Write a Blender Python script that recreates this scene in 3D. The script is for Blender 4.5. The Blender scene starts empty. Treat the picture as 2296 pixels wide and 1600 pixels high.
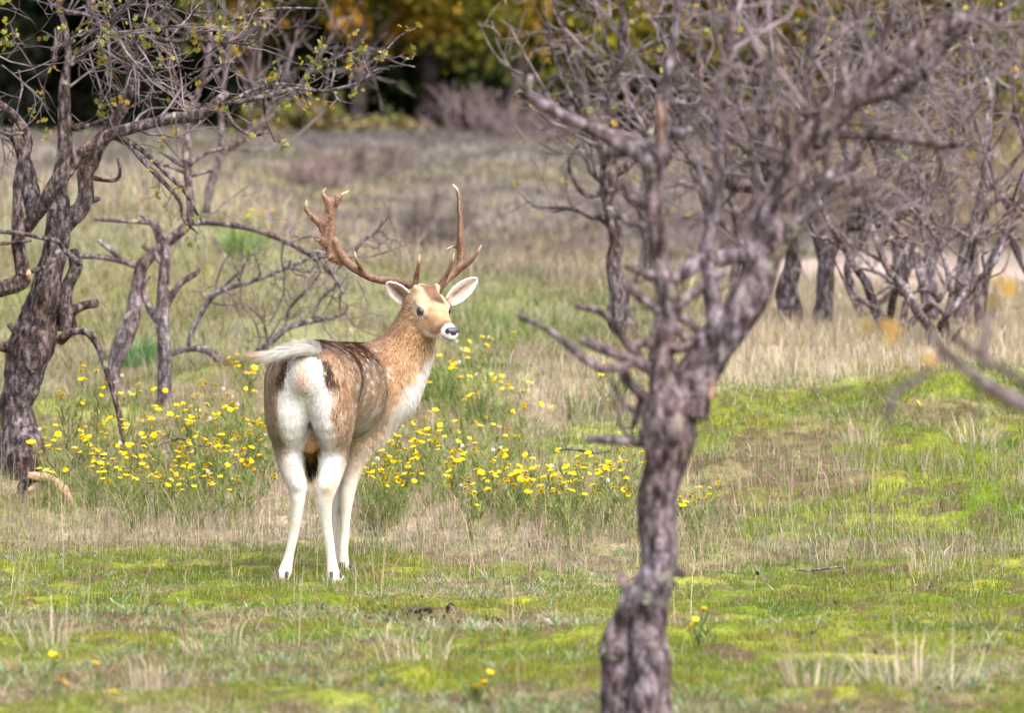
import bpy, math, random
import numpy as np

ONLY = None            # None builds everything
def want(k): return ONLY is None or k in ONLY

# ------------------------------------------------------------------ camera, sky, sun, exposure
sc = bpy.context.scene
CAM_H = 1.05           # camera height above the meadow
FPX = 11304.0          # focal length in photo-view pixels (2296 wide)
cam_d = bpy.data.cameras.new("camera")
cam = bpy.data.objects.new("camera", cam_d)
sc.collection.objects.link(cam)
cam.location = (0, 0, CAM_H)
cam.rotation_euler = (math.radians(90) - math.atan(140.0 / FPX), 0, 0)
cam_d.sensor_width = 36.0
cam_d.lens = 36.0 * FPX / 2296.0
cam_d.clip_start = 0.5
cam_d.clip_end = 1000.0
cam_d.dof.use_dof = True
cam_d.dof.focus_distance = 18.45
cam_d.dof.aperture_fstop = 4.4
cam_d.dof.aperture_blades = 9
sc.camera = cam

SUN_EL, SUN_AZ = math.radians(56), math.radians(140)   # azimuth clockwise from +Y: behind the camera
w = bpy.data.worlds.new("World"); sc.world = w; w.use_nodes = True
nt = w.node_tree; nt.nodes.clear()
sky = nt.nodes.new("ShaderNodeTexSky"); sky.sky_type = 'NISHITA'; sky.sun_disc = False
sky.sun_elevation = SUN_EL; sky.sun_rotation = SUN_AZ
sky.air_density = 1.0; sky.dust_density = 6.0; sky.ozone_density = 1.0
bg = nt.nodes.new("ShaderNodeBackground"); bg.inputs[1].default_value = 0.062
wo = nt.nodes.new("ShaderNodeOutputWorld")
nt.links.new(sky.outputs[0], bg.inputs[0]); nt.links.new(bg.outputs[0], wo.inputs[0])
sun_d = bpy.data.lights.new("sun", 'SUN'); sun_d.energy = 1.5; sun_d.angle = math.radians(95); sun_d.color = (1.0, 0.965, 0.94)
sun = bpy.data.objects.new("sun", sun_d); sc.collection.objects.link(sun)
sun.rotation_euler = (math.radians(90) - SUN_EL, 0, math.radians(180) - SUN_AZ)
sun.location = (0, -5, 30)
sc.view_settings.view_transform = 'Standard'; sc.view_settings.look = 'None'
sc.view_settings.gamma = 1.0; sc.view_settings.use_curve_mapping = False
sc.view_settings.exposure = 2.3
sc.cycles.use_denoising = True
sc.cycles.max_bounces = 6; sc.cycles.diffuse_bounces = 3; sc.cycles.transparent_max_bounces = 8

# ------------------------------------------------------------------ helpers
rng = np.random.default_rng(11)
random.seed(11)
A = lambda *a: np.array(a, dtype=np.float64)
def at(px, py, d):
    """view pixel (2296x1600) and distance -> a point in the place"""
    return A((px - 1148.0) / FPX * d, d, CAM_H - (py - 660.0) / FPX * d)
def sstep(a, b, x):
    t = np.clip((x - a) / (b - a), 0, 1); return t * t * (3 - 2 * t)
def norm(v):
    v = np.asarray(v, float); return v / np.maximum(np.linalg.norm(v, axis=-1, keepdims=True), 1e-9)
def mix(a, b, t):
    t = np.asarray(t)[..., None]; return np.asarray(a) * (1 - t) + np.asarray(b) * t

def _hash(ix, iy, iz, s):
    n = (ix * 374761393 + iy * 668265263 + iz * 2147483647 * 3 + s * 974634577) & 0xFFFFFFFF
    n = ((n ^ (n >> 13)) * 1274126177) & 0xFFFFFFFF
    n = ((n ^ (n >> 15)) * 2246822519) & 0xFFFFFFFF
    return ((n ^ (n >> 16)) & 0xFFFF) / 65535.0
def vnoise(p, s=0):
    p = np.asarray(p, float); i = np.floor(p).astype(np.int64); f = p - i; f = f * f * (3 - 2 * f)
    r = 0
    for dx in (0, 1):
        for dy in (0, 1):
            for dz in (0, 1):
                wgt = (f[..., 0] if dx else 1 - f[..., 0]) * (f[..., 1] if dy else 1 - f[..., 1]) * (f[..., 2] if dz else 1 - f[..., 2])
                r = r + wgt * _hash(i[..., 0] + dx, i[..., 1] + dy, i[..., 2] + dz, s)
    return r * 2 - 1
def fbm(p, s=0, o=3):
    r = 0; a = 1.0; t = 0
    p = np.asarray(p, float)
    for k in range(o):
        r = r + a * vnoise(p * 2 ** k + 17.3 * k, s + k); t += a; a *= 0.5
    return r / t

def mesh_np(name, V, Fs, col=None, smooth=True):
    """V (n,3); Fs one or more (m,k) index arrays; col (n,3) colours stored as attribute Col"""
    if not isinstance(Fs, (list, tuple)): Fs = [Fs]
    Fs = [np.asarray(f, np.int32) for f in Fs if len(f)]
    me = bpy.data.meshes.new(name)
    V = np.asarray(V, np.float32)
    me.vertices.add(len(V)); me.vertices.foreach_set('co', V.ravel())
    tot = sum(f.size for f in Fs); me.loops.add(tot)
    me.loops.foreach_set('vertex_index', np.concatenate([f.ravel() for f in Fs]))
    starts = []; o = 0
    for f in Fs:
        starts.append(o + np.arange(len(f)) * f.shape[1]); o += f.size
    starts = np.concatenate(starts).astype(np.int32)
    me.polygons.add(len(starts)); me.polygons.foreach_set('loop_start', starts)
    me.polygons.foreach_set('use_smooth', np.full(len(starts), smooth))
    if col is not None:
        at_ = me.attributes.new('Col', 'FLOAT_COLOR', 'POINT')
        c = np.ones((len(V), 4), np.float32); c[:, :3] = col
        at_.data.foreach_set('color', c.ravel())
    me.update(calc_edges=True); me.validate()
    return me
def obj(name, me, mat=None, parent=None, loc=None):
    o = bpy.data.objects.new(name, me); sc.collection.objects.link(o)
    if mat is not None and me is not None and not me.materials: me.materials.append(mat)
    if parent is not None: o.parent = parent
    if loc is not None: o.location = loc
    return o
def tag(o, label=None, cat=None, group=None, kind=None):
    if label: o['label'] = label
    if cat: o['category'] = cat
    if group: o['group'] = group
    if kind: o['kind'] = kind
    return o
def thing(name, loc, label, cat, group=None):
    o = bpy.data.objects.new(name, None); sc.collection.objects.link(o)
    o.empty_display_size = 0.1; o.location = [float(v) for v in loc]
    return tag(o, label, cat, group)

class Geo:
    """collects vertices and faces of ONE part; coordinates relative to `o`"""
    def __init__(s, o=(0, 0, 0)): s.V = []; s.F = {}; s.C = []; s.n = 0; s.o = np.asarray(o, float)
    def add(s, V, F, col=None):
        V = np.asarray(V, float).reshape(-1, 3); F = np.asarray(F)
        s.V.append(V - s.o); s.F.setdefault(F.shape[1], []).append(F + s.n)
        s.C.append(np.broadcast_to(np.asarray((0.5, 0.5, 0.5) if col is None else col, float), V.shape)); s.n += len(V)
    def mesh(s, name, smooth=True):
        return mesh_np(name, np.concatenate(s.V), [np.concatenate(f) for f in s.F.values()], np.concatenate(s.C), smooth)

def catmull(P, n):
    """P (m,k) control rows -> n rows"""
    P = np.asarray(P, float); m = len(P)
    if m == 2:
        t = np.linspace(0, 1, n)[:, None]; return P[0] * (1 - t) + P[1] * t
    Q = np.vstack([2 * P[0] - P[1], P, 2 * P[-1] - P[-2]])
    L = np.concatenate([[0], np.cumsum(np.linalg.norm(np.diff(P[:, :3], axis=0), axis=1))])
    u = np.interp(np.linspace(0, L[-1], n), L, np.arange(m)); i = np.minimum(u.astype(int), m - 2); t = (u - i)[:, None]
    p0, p1, p2, p3 = Q[i], Q[i + 1], Q[i + 2], Q[i + 3]
    return 0.5 * (2 * p1 + (p2 - p0) * t + (2 * p0 - 5 * p1 + 4 * p2 - p3) * t * t + (3 * p1 - p0 - 3 * p2 + p3) * t ** 3)

def tubes(P, R, K):
    """batch: P (N,S,3), R (N,S) -> V, F (capped by a closing point of small radius)"""
    P = np.asarray(P, float); R = np.asarray(R, float); N, S, _ = P.shape
    T = np.empty_like(P); T[:, 1:-1] = P[:, 2:] - P[:, :-2]; T[:, 0] = P[:, 1] - P[:, 0]; T[:, -1] = P[:, -1] - P[:, -2]
    T = norm(T)
    ref = np.where(np.abs(T[:, :1, 2:3]) > 0.8, A(1.0, 0.13, 0), A(0.1, 0.2, 1.0)) + 0 * T
    U = norm(np.cross(T, ref)); W = np.cross(T, U)
    a = np.arange(K) / K * 2 * np.pi
    V = P[:, :, None] + R[:, :, None, None] * (np.cos(a)[None, None, :, None] * U[:, :, None] + np.sin(a)[None, None, :, None] * W[:, :, None])
    n, s, k = np.meshgrid(np.arange(N), np.arange(S - 1), np.arange(K), indexing='ij')
    b = (n * S + s) * K; k2 = (k + 1) % K
    F = np.stack([b + k, b + k2, b + K + k2, b + K + k], -1).reshape(-1, 4)
    return V.reshape(-1, 3), F

def cap(F, S, K):
    return F
def limb(geo, ctrl, K=20, step=0.018, rough=0.22, seed=0, col=None, freq=9.0, knob=0.25, ends=True):
    """one gnarled limb; ctrl rows (x,y,z,r)"""
    ctrl = np.asarray(ctrl, float)
    L = np.linalg.norm(np.diff(ctrl[:, :3], axis=0), axis=1).sum()
    n = int(max(6, min(260, L / step)))
    C = catmull(ctrl, n); P = C[:, :3]; R = np.maximum(C[:, 3], 0.0012)
    sd = seed * 13 + 5
    # wander
    P = P + np.stack([vnoise(np.c_[np.linspace(0, L * 7, n), np.full(n, sd), np.full(n, k * 7.7)], 3) for k in range(3)], 1) * (R * 0.35)[:, None]
    R = R * (1 + knob * 0.5 * vnoise(np.c_[np.linspace(0, L * 6, n), np.full(n, sd + 3.3), np.zeros(n)], 5))
    V, F = tubes(P[None], R[None], K)
    V = V.reshape(n, K, 3); D = V - P[:, None]
    Rr = np.linalg.norm(D, axis=2, keepdims=True); Nn = D / np.maximum(Rr, 1e-6)
    T = np.gradient(P, axis=0); T = norm(T)
    arc = np.linspace(0, L, n)[:, None]
    ang = np.arange(K)[None] / K * 2 * np.pi
    Rm = R[:, None]
    # bark: long ridges along the limb plus lumps
    tw = ang + 0.6 * np.sin(arc * 3 + sd) + arc * 1.2
    q1 = np.stack([np.cos(tw) * 2.6 + 0 * arc, np.sin(tw) * 2.6 + 0 * arc, arc * freq * 0.55 + 0 * ang + sd], -1)
    ridge = 1 - np.abs(vnoise(q1, 7)) * 2
    q2 = V * freq * 2.2 + sd
    lump = fbm(q2, 9, 2)
    q3 = np.stack([np.cos(tw) * 1.1 + 0 * arc, np.sin(tw) * 1.1 + 0 * arc, arc * freq * 0.35 + 0 * ang + sd * 1.7], -1)
    big = vnoise(q3, 12)
    amp = np.minimum(1.0, Rm / 0.02)
    V = V + Nn * (Rm * (rough * 0.55 * ridge + rough * 0.6 * lump + rough * 0.9 * big) * amp)[..., None]
    V = V.reshape(-1, 3)
    if ends:
        c0 = len(V); V = np.vstack([V, P[0], P[-1] + T[-1] * R[-1] * 0.4])
        k = np.arange(K); k2 = (k + 1) % K
        F3 = np.concatenate([np.stack([k2, k, np.full(K, c0)], -1), np.stack([(n - 1) * K + k, (n - 1) * K + k2, np.full(K, c0 + 1)], -1)])
        base = geo.n
        geo.add(V, F, col); geo.F.setdefault(3, []).append(F3 + base)
    else:
        geo.add(V, F, col)
    return P, R

# ------------------------------------------------------------------ materials
def new_mat(name):
    m = bpy.data.materials.new(name); m.use_nodes = True
    n = m.node_tree; n.nodes.clear()
    out = n.nodes.new('ShaderNodeOutputMaterial'); b = n.nodes.new('ShaderNodeBsdfPrincipled')
    n.links.new(b.outputs[0], out.inputs[0])
    return m, n, b, out
def attr_mat(name, rough=0.8, spec=0.2, trans=0.0, var=0.0, vscale=40.0, bump=0.0, bscale=120.0, sheen=0.0):
    m, n, b, out = new_mat(name)
    a = n.nodes.new('ShaderNodeAttribute'); a.attribute_name = 'Col'
    c = a.outputs['Color']
    if var:
        tc = n.nodes.new('ShaderNodeTexCoord'); ns = n.nodes.new('ShaderNodeTexNoise'); ns.inputs['Scale'].default_value = vscale
        ns.inputs['Detail'].default_value = 5
        n.links.new(tc.outputs['Object'], ns.inputs['Vector'])
        mr = n.nodes.new('ShaderNodeMapRange'); mr.inputs[1].default_value = 0.25; mr.inputs[2].default_value = 0.75
        mr.inputs[3].default_value = 1 - var; mr.inputs[4].default_value = 1 + var
        n.links.new(ns.outputs[0], mr.inputs[0])
        mx = n.nodes.new('ShaderNodeVectorMath'); mx.operation = 'SCALE'
        n.links.new(c, mx.inputs[0]); n.links.new(mr.outputs[0], mx.inputs['Scale']); c = mx.outputs[0]
    n.links.new(c, b.inputs['Base Color'])
    b.inputs['Roughness'].default_value = rough; b.inputs['Specular IOR Level'].default_value = spec
    if sheen: b.inputs['Sheen Weight'].default_value = sheen
    if bump:
        tc2 = n.nodes.new('ShaderNodeTexCoord'); n2 = n.nodes.new('ShaderNodeTexNoise'); n2.inputs['Scale'].default_value = bscale; n2.inputs['Detail'].default_value = 6
        n.links.new(tc2.outputs['Object'], n2.inputs['Vector'])
        bp = n.nodes.new('ShaderNodeBump'); bp.inputs['Strength'].default_value = bump; bp.inputs['Distance'].default_value = 0.01
        n.links.new(n2.outputs[0], bp.inputs['Height']); n.links.new(bp.outputs[0], b.inputs['Normal'])
    if trans:
        t = n.nodes.new('ShaderNodeBsdfTranslucent'); n.links.new(c, t.inputs[0])
        ms = n.nodes.new('ShaderNodeMixShader'); ms.inputs[0].default_value = trans
        n.links.new(b.outputs[0], ms.inputs[1]); n.links.new(t.outputs[0], ms.inputs[2]); n.links.new(ms.outputs[0], out.inputs[0])
    return m
def ramp(n, stops):
    r = n.nodes.new('ShaderNodeValToRGB'); e = r.color_ramp.elements
    while len(e) < len(stops): e.new(0.5)
    for k, (p, c) in enumerate(stops): e[k].position = p; e[k].color = (*c, 1)
    return r
def bark_mat(name, dark, mid, light, lichen, lich_amt=0.55, scale=14.0, bump=0.9, lo=.42, hi=.64):
    m, n, b, out = new_mat(name)
    tc = n.nodes.new('ShaderNodeTexCoord')
    mp = n.nodes.new('ShaderNodeMapping'); mp.inputs['Scale'].default_value = (1, 1, .38); n.links.new(tc.outputs['Object'], mp.inputs[0])
    n1 = n.nodes.new('ShaderNodeTexNoise'); n1.inputs['Scale'].default_value = scale * 2.6; n1.inputs['Detail'].default_value = 8; n1.inputs['Roughness'].default_value = 0.72
    n.links.new(mp.outputs[0], n1.inputs['Vector'])
    r = ramp(n, [(lo, dark), ((lo + hi) / 2 - .015, mid), (hi, light)]); n.links.new(n1.outputs[0], r.inputs[0])
    n2 = n.nodes.new('ShaderNodeTexNoise'); n2.inputs['Scale'].default_value = scale * 0.9; n2.inputs['Detail'].default_value = 7
    n.links.new(tc.outputs['Object'], n2.inputs['Vector'])
    r2 = ramp(n, [(lich_amt, (0, 0, 0)), (lich_amt + 0.12, (1, 1, 1))]); n.links.new(n2.outputs[0], r2.inputs[0])
    mx = n.nodes.new('ShaderNodeMixRGB'); n.links.new(r2.outputs[0], mx.inputs[0]); n.links.new(r.outputs[0], mx.inputs[1]); mx.inputs[2].default_value = (*lichen, 1)
    n4 = n.nodes.new('ShaderNodeTexNoise'); n4.inputs['Scale'].default_value = scale * .22; n4.inputs['Detail'].default_value = 3
    n.links.new(tc.outputs['Object'], n4.inputs['Vector'])
    r4 = ramp(n, [(.42, (1, 1, 1)), (.60, (.72, .63, .55))]); n.links.new(n4.outputs[0], r4.inputs[0])
    m4 = n.nodes.new('ShaderNodeMixRGB'); m4.blend_type = 'MULTIPLY'; m4.inputs[0].default_value = 1; n.links.new(mx.outputs[0], m4.inputs[1]); n.links.new(r4.outputs[0], m4.inputs[2])
    n.links.new(m4.outputs[0], b.inputs['Base Color'])
    b.inputs['Roughness'].default_value = 0.9; b.inputs['Specular IOR Level'].default_value = 0.15
    n3 = n.nodes.new('ShaderNodeTexNoise'); n3.inputs['Scale'].default_value = scale * 5; n3.inputs['Detail'].default_value = 6
    n.links.new(tc.outputs['Object'], n3.inputs['Vector'])
    ad = n.nodes.new('ShaderNodeMath'); ad.operation = 'ADD'; n.links.new(n1.outputs[0], ad.inputs[0]); n.links.new(n3.outputs[0], ad.inputs[1])
    bp = n.nodes.new('ShaderNodeBump'); bp.inputs['Strength'].default_value = bump; bp.inputs['Distance'].default_value = 0.012
    n.links.new(ad.outputs[0], bp.inputs['Height']); n.links.new(bp.outputs[0], b.inputs['Normal'])
    return m
def plain(name, c, rough=0.6, spec=0.3, c2=None, scale=60.0):
    m, n, b, out = new_mat(name)
    tc = n.nodes.new('ShaderNodeTexCoord'); ns = n.nodes.new('ShaderNodeTexNoise'); ns.inputs['Scale'].default_value = scale; ns.inputs['Detail'].default_value = 5
    n.links.new(tc.outputs['Object'], ns.inputs['Vector'])
    c2 = c2 or tuple(v * 0.6 for v in c)
    r = ramp(n, [(0.35, c2), (0.65, c)]); n.links.new(ns.outputs[0], r.inputs[0]); n.links.new(r.outputs[0], b.inputs['Base Color'])
    b.inputs['Roughness'].default_value = rough; b.inputs['Specular IOR Level'].default_value = spec
    return m
MAT = {}
# ------------------------------------------------------------------ terrain
_ty = A(-60, 8, 12, 18.0, 19, 20, 21, 22, 23, 24, 26, 29, 32, 36, 42, 50, 60, 72, 85, 110, 150, 400)
_tl = A(0, 0, 0, 0, .03, .12, .24, .37, .49, .60, .82, 1.12, 1.44, 1.78, 1.40, 1.95, 2.70, 3.30, 3.5, 5.0, 12., 14.)
_tm = A(0, 0, 0, 0, .03, .12, .24, .37, .48, .57, .74, .90, 1.07, 1.22, .85, 1.45, 2.35, 3.25, 3.5, 5.0, 12., 14.)
_tr = A(0, 0, 0, 0, .03, .12, .24, .37, .48, .57, .75, .88, .90, .95, 1.13, 1.50, 2.10, 2.95, 3.4, 5.0, 12., 14.)
def _sm(y, tab):
    # smooth interpolation of the height table
    return (np.interp(y - .5, _ty, tab) + np.interp(y, _ty, tab) + np.interp(y + .5, _ty, tab) + np.interp(y - .25, _ty, tab) + np.interp(y + .25, _ty, tab)) / 5
def ground_z(x, y, fine=True):
    x = np.asarray(x, float); y = np.asarray(y, float)
    u = x / np.maximum(y, 8) * FPX + 1148
    l, m, r_ = _sm(y, _tl), _sm(y, _tm), _sm(y, _tr)
    a = sstep(300, 1000, u); b = sstep(1000, 1900, u)
    z = l * (1 - a) + m * a; z = z * (1 - b) + r_ * b
    P = np.stack([x, y, 0 * x], -1)
    amp = .02 + .10 * sstep(19, 24, y) + .10 * sstep(30, 50, y)
    flat = 1 - .8 * np.exp(-(((x + .7) / .5) ** 2 + ((y - 18.2) / .7) ** 2))
    z = z + amp * flat * fbm(P * .9, 2, 2) + .028 * flat * fbm(P * 4.5, 6, 2)
    for bx, by, bh, bw in ((1.35, 22.4, .13, .75), (2.2, 23.6, .16, .8), (.75, 21.2, .07, .5), (1.9, 20.6, .08, .6), (-1.9, 22.6, .10, .7), (-1.2, 16.0, .035, .5), (.9, 15.0, .05, .7), (1.6, 17.2, .05, .6), (-1.6, 14.4, .04, .5), (.1, 13.6, .03, .5)):
        z = z + bh * np.exp(-(((x - bx) / bw) ** 2 + ((y - by) / (bw * .8)) ** 2))
    if fine: z = z + .016 * flat * fbm(P * 19, 9, 2) - .0 
    return z
def ground_at(px, py):
    """where the sight line through a view pixel meets the ground (distance)"""
    d = np.linspace(9, 70, 1800); x = (px - 1148) / FPX * d; z = CAM_H - (py - 660) / FPX * d
    g = ground_z(x, d, False); k = np.argmax(z <= g)
    return float(d[k])
def gpt(px, d):
    x = (px - 1148) / FPX * d; return A(x, d, float(ground_z(A(x), A(d))[0]))

# colour fields of the meadow (linear albedo)
MOSS = A(.125, .180, .010); MOSS2 = A(.195, .215, .022); GREEN = A(.10, .165, .03); BLUEG = A(.20, .26, .13); DRY = A(.44, .36, .27); DRY2 = A(.33, .27, .215); LITTER = A(.085, .060, .036); OLIVE = A(.20, .19, .075)
def moss_f(x, y):
    P = np.stack([x, y, 0 * x], -1)
    return sstep(-.05, .27, fbm(P * 1.6 + 3.1, 21, 4) + .07 - .25 * sstep(19.0, 19.8, y) * (1 - sstep(20.8, 21.5, y)) + .20 * sstep(.2, 1.0, x))
def dry_f(x, y):
    """share of pale dry grass"""
    P = np.stack([x, y, 0 * x], -1); u = x / y * FPX + 1148
    n = fbm(P * .8 + 7.7, 23, 3)
    band = np.exp(-((y - 20.0 - .55 * fbm(P * .9 + 4.4, 24, 2)) / .85) ** 2) * (.75 + .5 * n)
    bank = sstep(1500, 1700, u) * sstep(23.6, 25.0, y + .8 * n) * (1 - sstep(31, 34, y))
    mid = np.exp(-(((u - 1290) / 170) ** 2 + ((y - 24.6) / 1.3) ** 2))
    left = (1 - sstep(500, 900, u)) * sstep(28, 33, y) * .22 - .45 * np.exp(-(((u - 1150) / 260) ** 2 + ((y - 28.5) / 2.2) ** 2))
    far = sstep(36.3, 38, y) * .85; rt = sstep(1450, 1650, u); band = band * (1 - .7 * rt); crest = np.exp(-((y - 35.3) / .8) ** 2) * .4 - .30 * rt * (1 - sstep(23.2, 24.2, y)) * sstep(19, 20, y)
    return np.clip(.20 - .12 * (1 - sstep(17.9, 20.2, y + 1.4 * fbm(P * 1.1 + 4.4, 24, 2))) + (.35 + .3 * (1 - sstep(18, 19.5, y))) * n + .58 * band + .9 * bank + .75 * mid + left + far + crest, 0, 1)
def ground_col(x, y):
    P = np.stack([x, y, 0 * x], -1)
    n1 = fbm(P * 3.1, 25, 3); n2 = fbm(P * 14, 27, 2); m = moss_f(x, y); dr = dry_f(x, y)
    C = mix(np.tile(LITTER, (len(x), 1)), A(.17, .145, .07), sstep(-.2, .5, n2))
    C = mix(C, mix(np.tile(MOSS * .8, (len(x), 1)), MOSS2, sstep(-.2, .4, n1)), m * sstep(-.45, .1, n2))
    C = mix(C, mix(np.tile(DRY2 * .8, (len(x), 1)), DRY, sstep(-.2, .4, n2)), dr * .8 * (.35 + .65 * sstep(19, 20, y)))
    # slope and far heath: olive, grey-tan and mauve patches
    f1 = fbm(P * .22 + 1.3, 29, 3); f2 = fbm(P * .5 + 9, 30, 3)
    H = mix(np.tile(A(.225, .195, .160), (len(x), 1)), A(.165, .140, .140), sstep(-.1, .35, f1)); H = mix(H, A(.25, .215, .095), sstep(.05, .4, f2) * .7)
    S = mix(np.tile(OLIVE, (len(x), 1)), DRY2, sstep(-.3, .3, f2)); S = mix(S, GREEN * 1.1, sstep(-.1, .4, f1) * .5); S = mix(S, A(.20, .145, .10), sstep(.0, .4, -f2) * .6)
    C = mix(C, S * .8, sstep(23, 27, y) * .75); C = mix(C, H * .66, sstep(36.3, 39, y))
    # sandy track beyond the right-hand thicket
    u = x / np.maximum(y, 8) * FPX + 1148
    tr = np.exp(-((y - 42.5) / 4.6) ** 4) * sstep(1500, 1640, u)
    C = mix(C, A(.36, .28, .25), tr * .95)
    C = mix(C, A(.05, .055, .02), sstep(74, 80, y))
    return C
def build_ground():
    xs = np.concatenate([-np.geomspace(160, 3.4, 26), np.arange(-3.35, 3.36, .032), np.geomspace(3.4, 160, 26)])
    ys = np.concatenate([np.linspace(-60, 9, 14), np.arange(9.2, 11.5, .08), np.arange(11.5, 24, .034), np.geomspace(24.05, 400, 210)])
    X, Y = np.meshgrid(xs, ys, indexing='ij'); x = X.ravel(); y = Y.ravel()
    z = ground_z(x, y); z = z + .022 * moss_f(x, y) * sstep(-.3, .5, fbm(np.stack([x, y, 0 * x], -1) * 7, 33, 2)) * (1 - sstep(24, 27, y))
    nx, ny = len(xs), len(ys); i, j = np.meshgrid(np.arange(nx - 1), np.arange(ny - 1), indexing='ij'); b = i * ny + j
    F = np.stack([b, b + ny, b + ny + 1, b + 1], -1).reshape(-1, 4)
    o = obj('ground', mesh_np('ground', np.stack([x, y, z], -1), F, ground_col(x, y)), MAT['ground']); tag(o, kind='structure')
MAT['ground'] = attr_mat('ground', .95, .08, 0, .45, 55, .8, 160)
MAT['blade'] = attr_mat('grass_blade', .6, .25, .30)
if want('ground'): build_ground()

def blades(P, az, lean, hgt, wid, bend, col, up=None):
    n = len(P); d = np.stack([np.cos(az), np.sin(az), 0 * az], -1); wv = np.stack([-np.sin(az), np.cos(az), 0 * az], -1)
    # turn the flat side roughly at random
    tw = rng.random(n) * np.pi; wv = wv * np.cos(tw)[:, None] + d * np.sin(tw)[:, None]
    a1 = lean; a2 = lean + bend
    m = P + (d * np.sin(a1)[:, None] + A(0, 0, 1) * np.cos(a1)[:, None]) * (hgt * .55)[:, None]
    t = m + (d * np.sin(a2)[:, None] + A(0, 0, 1) * np.cos(a2)[:, None]) * (hgt * .45)[:, None]
    w_ = wv * (wid * .5)[:, None]; b0 = P - A(0, 0, .012)
    V = np.stack([b0 - w_, b0 + w_, m - w_ * .75, m + w_ * .75, t], 1).reshape(-1, 3)
    k = (np.arange(n) * 5)[:, None]
    F = np.concatenate([k + [[0, 1, 3]], k + [[0, 3, 2]], k + [[2, 3, 4]]])
    return V, F, np.repeat(col, 5, 0)
def scatter(n, y0, y1, margin=.9, power=1.0):
    y = y0 + (y1 - y0) * rng.random(n) ** power; hw = .1016 * y + margin
    x = (rng.random(n) * 2 - 1) * hw; return x, y
def pts(x, y): return np.stack([x, y, ground_z(x, y)], -1)
def grass_obj(name, parts, label, cat='grass'):
    V = np.concatenate([p[0] for p in parts]); o = 0; Fs = []; C = np.concatenate([p[2] for p in parts])
    for p in parts: Fs.append(p[1] + o); o += len(p[0])
    return tag(obj(name, mesh_np(name, V, np.concatenate(Fs), np.clip(C, .005, .9), False), MAT['blade']), label, cat, None, 'stuff')
def jitc(C, s=.18):
    n = len(C); return C * (1 + s * rng.normal(0, 1, n))[:, None] * (1 + .06 * rng.normal(0, 1, (n, 3)))
def build_grass():
    U = rng.random
    # moss: short upright sprigs, dense, in patches
    parts = []
    for (cnt, y0, y1, h0, w0) in ((210000, 11.6, 20, .011, .0026), (60000, 20, 25, .016, .004)):
        x, y = scatter(cnt, y0, y1, .7); k = U(cnt) < moss_f(x, y) * (1 - .75 * dry_f(x, y)); x, y = x[k], y[k]; n = len(x)
        P = pts(x, y); P[:, 2] += .018 * moss_f(x, y)
        nn = fbm(np.stack([x, y, 0 * x], -1) * 2.3, 35, 3)
        C = mix(np.tile(MOSS, (n, 1)), MOSS2, sstep(-.2, .35, nn)); C = mix(C, A(.24, .16, .03), (U(n) < .14) * 1.0); C = mix(C, A(.075, .15, .012), sstep(.1, .5, -nn))
        parts.append(blades(P, U(n) * 6.28, U(n) * .8, h0 * (.6 + U(n)), np.full(n, w0), U(n) * .6, jitc(C)))
    grass_obj('moss', parts, 'low yellow green moss cushions covering the meadow floor', 'moss')
    # short live grass and blue-green herbs
    parts = []
    for (cnt, y0, y1, hs, ws) in ((165000, 11.6, 20.8, .036, .0026), (72000, 18.6, 25, .07, .0032), (72000, 25, 36.3, .10, .006)):
        x, y = scatter(cnt, y0, y1, .8); k = U(cnt) < (1 - .62 * dry_f(x, y)) * (.35 + .65 * sstep(-.3, .2, fbm(np.stack([x, y, 0 * x], -1) * 1.6, 37, 2))) * ((1 - sstep(18.6, 20.8, y)) if y0 < 12 else (sstep(18.6, 20.8, y) if y0 < 20 else 1)); x, y = x[k], y[k]; n = len(x)
        C = mix(np.tile(GREEN, (n, 1)), A(.21, .26, .045), U(n)); C = mix(C, BLUEG, (U(n) < .20) * .8); C = mix(C, DRY, (U(n) < .16) * .9); C = mix(C, A(.04, .07, .012), (U(n) < .15) * 1.0)
        u = x / y * FPX + 1148; gp = np.exp(-(((u - 1180) / 230) ** 2 + ((y - 28.5) / 2.4) ** 2)); sl = sstep(22.5, 26, y) * (1 - gp)
        q = U(n); C = mix(C, OLIVE, (q < .45) * sl * .8); C = mix(C, A(.34, .25, .19), (q > .62) * sl * .85); C = C * (1 - .18 * sl)[:, None]
        parts.append(blades(pts(x, y), U(n) * 6.28, .15 + U(n) * .9, hs * (.4 + U(n)), ws * (.6 + .8 * U(n)), U(n) * .9, jitc(C)))
    grass_obj('meadow_grass', parts, 'short live green grass growing between the moss')
    # small rosettes of grey-green leaves
    n0 = 1500; x0, y0 = scatter(n0, 11.8, 20.5, .6); keep = U(n0) < sstep(-.25, .2, fbm(np.stack([x0, y0, 0 * x0], -1) * 1.1, 39, 2)); x0, y0 = x0[keep], y0[keep]; n0 = len(x0)
    m = 9; x = np.repeat(x0, m) + rng.normal(0, .012, n0 * m); y = np.repeat(y0, m) + rng.normal(0, .012, n0 * m); n = n0 * m
    C = jitc(mix(np.tile(A(.25, .31, .19), (n, 1)), A(.15, .22, .06), np.repeat(U(n0), m)), .12)
    grass_obj('leaf_rosettes', [blades(pts(x, y) + A(0, 0, .012), U(n) * 6.28, .7 + U(n) * .6, .018 + .026 * U(n), .005 + .004 * U(n), U(n) * .5, C)], 'small grey green leaf rosettes scattered over the moss', 'herbs')
    # dead litter: flat tangled straws
    n = 110000; x, y = scatter(n, 11.6, 24, .8); k = U(n) < .34 + .66 * dry_f(x, y); x, y = x[k], y[k]; n = len(x)
    C = mix(mix(np.tile(DRY, (n, 1)), DRY2 * .8, U(n)), A(.23, .15, .11), (U(n) < .3) * .8)
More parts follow.
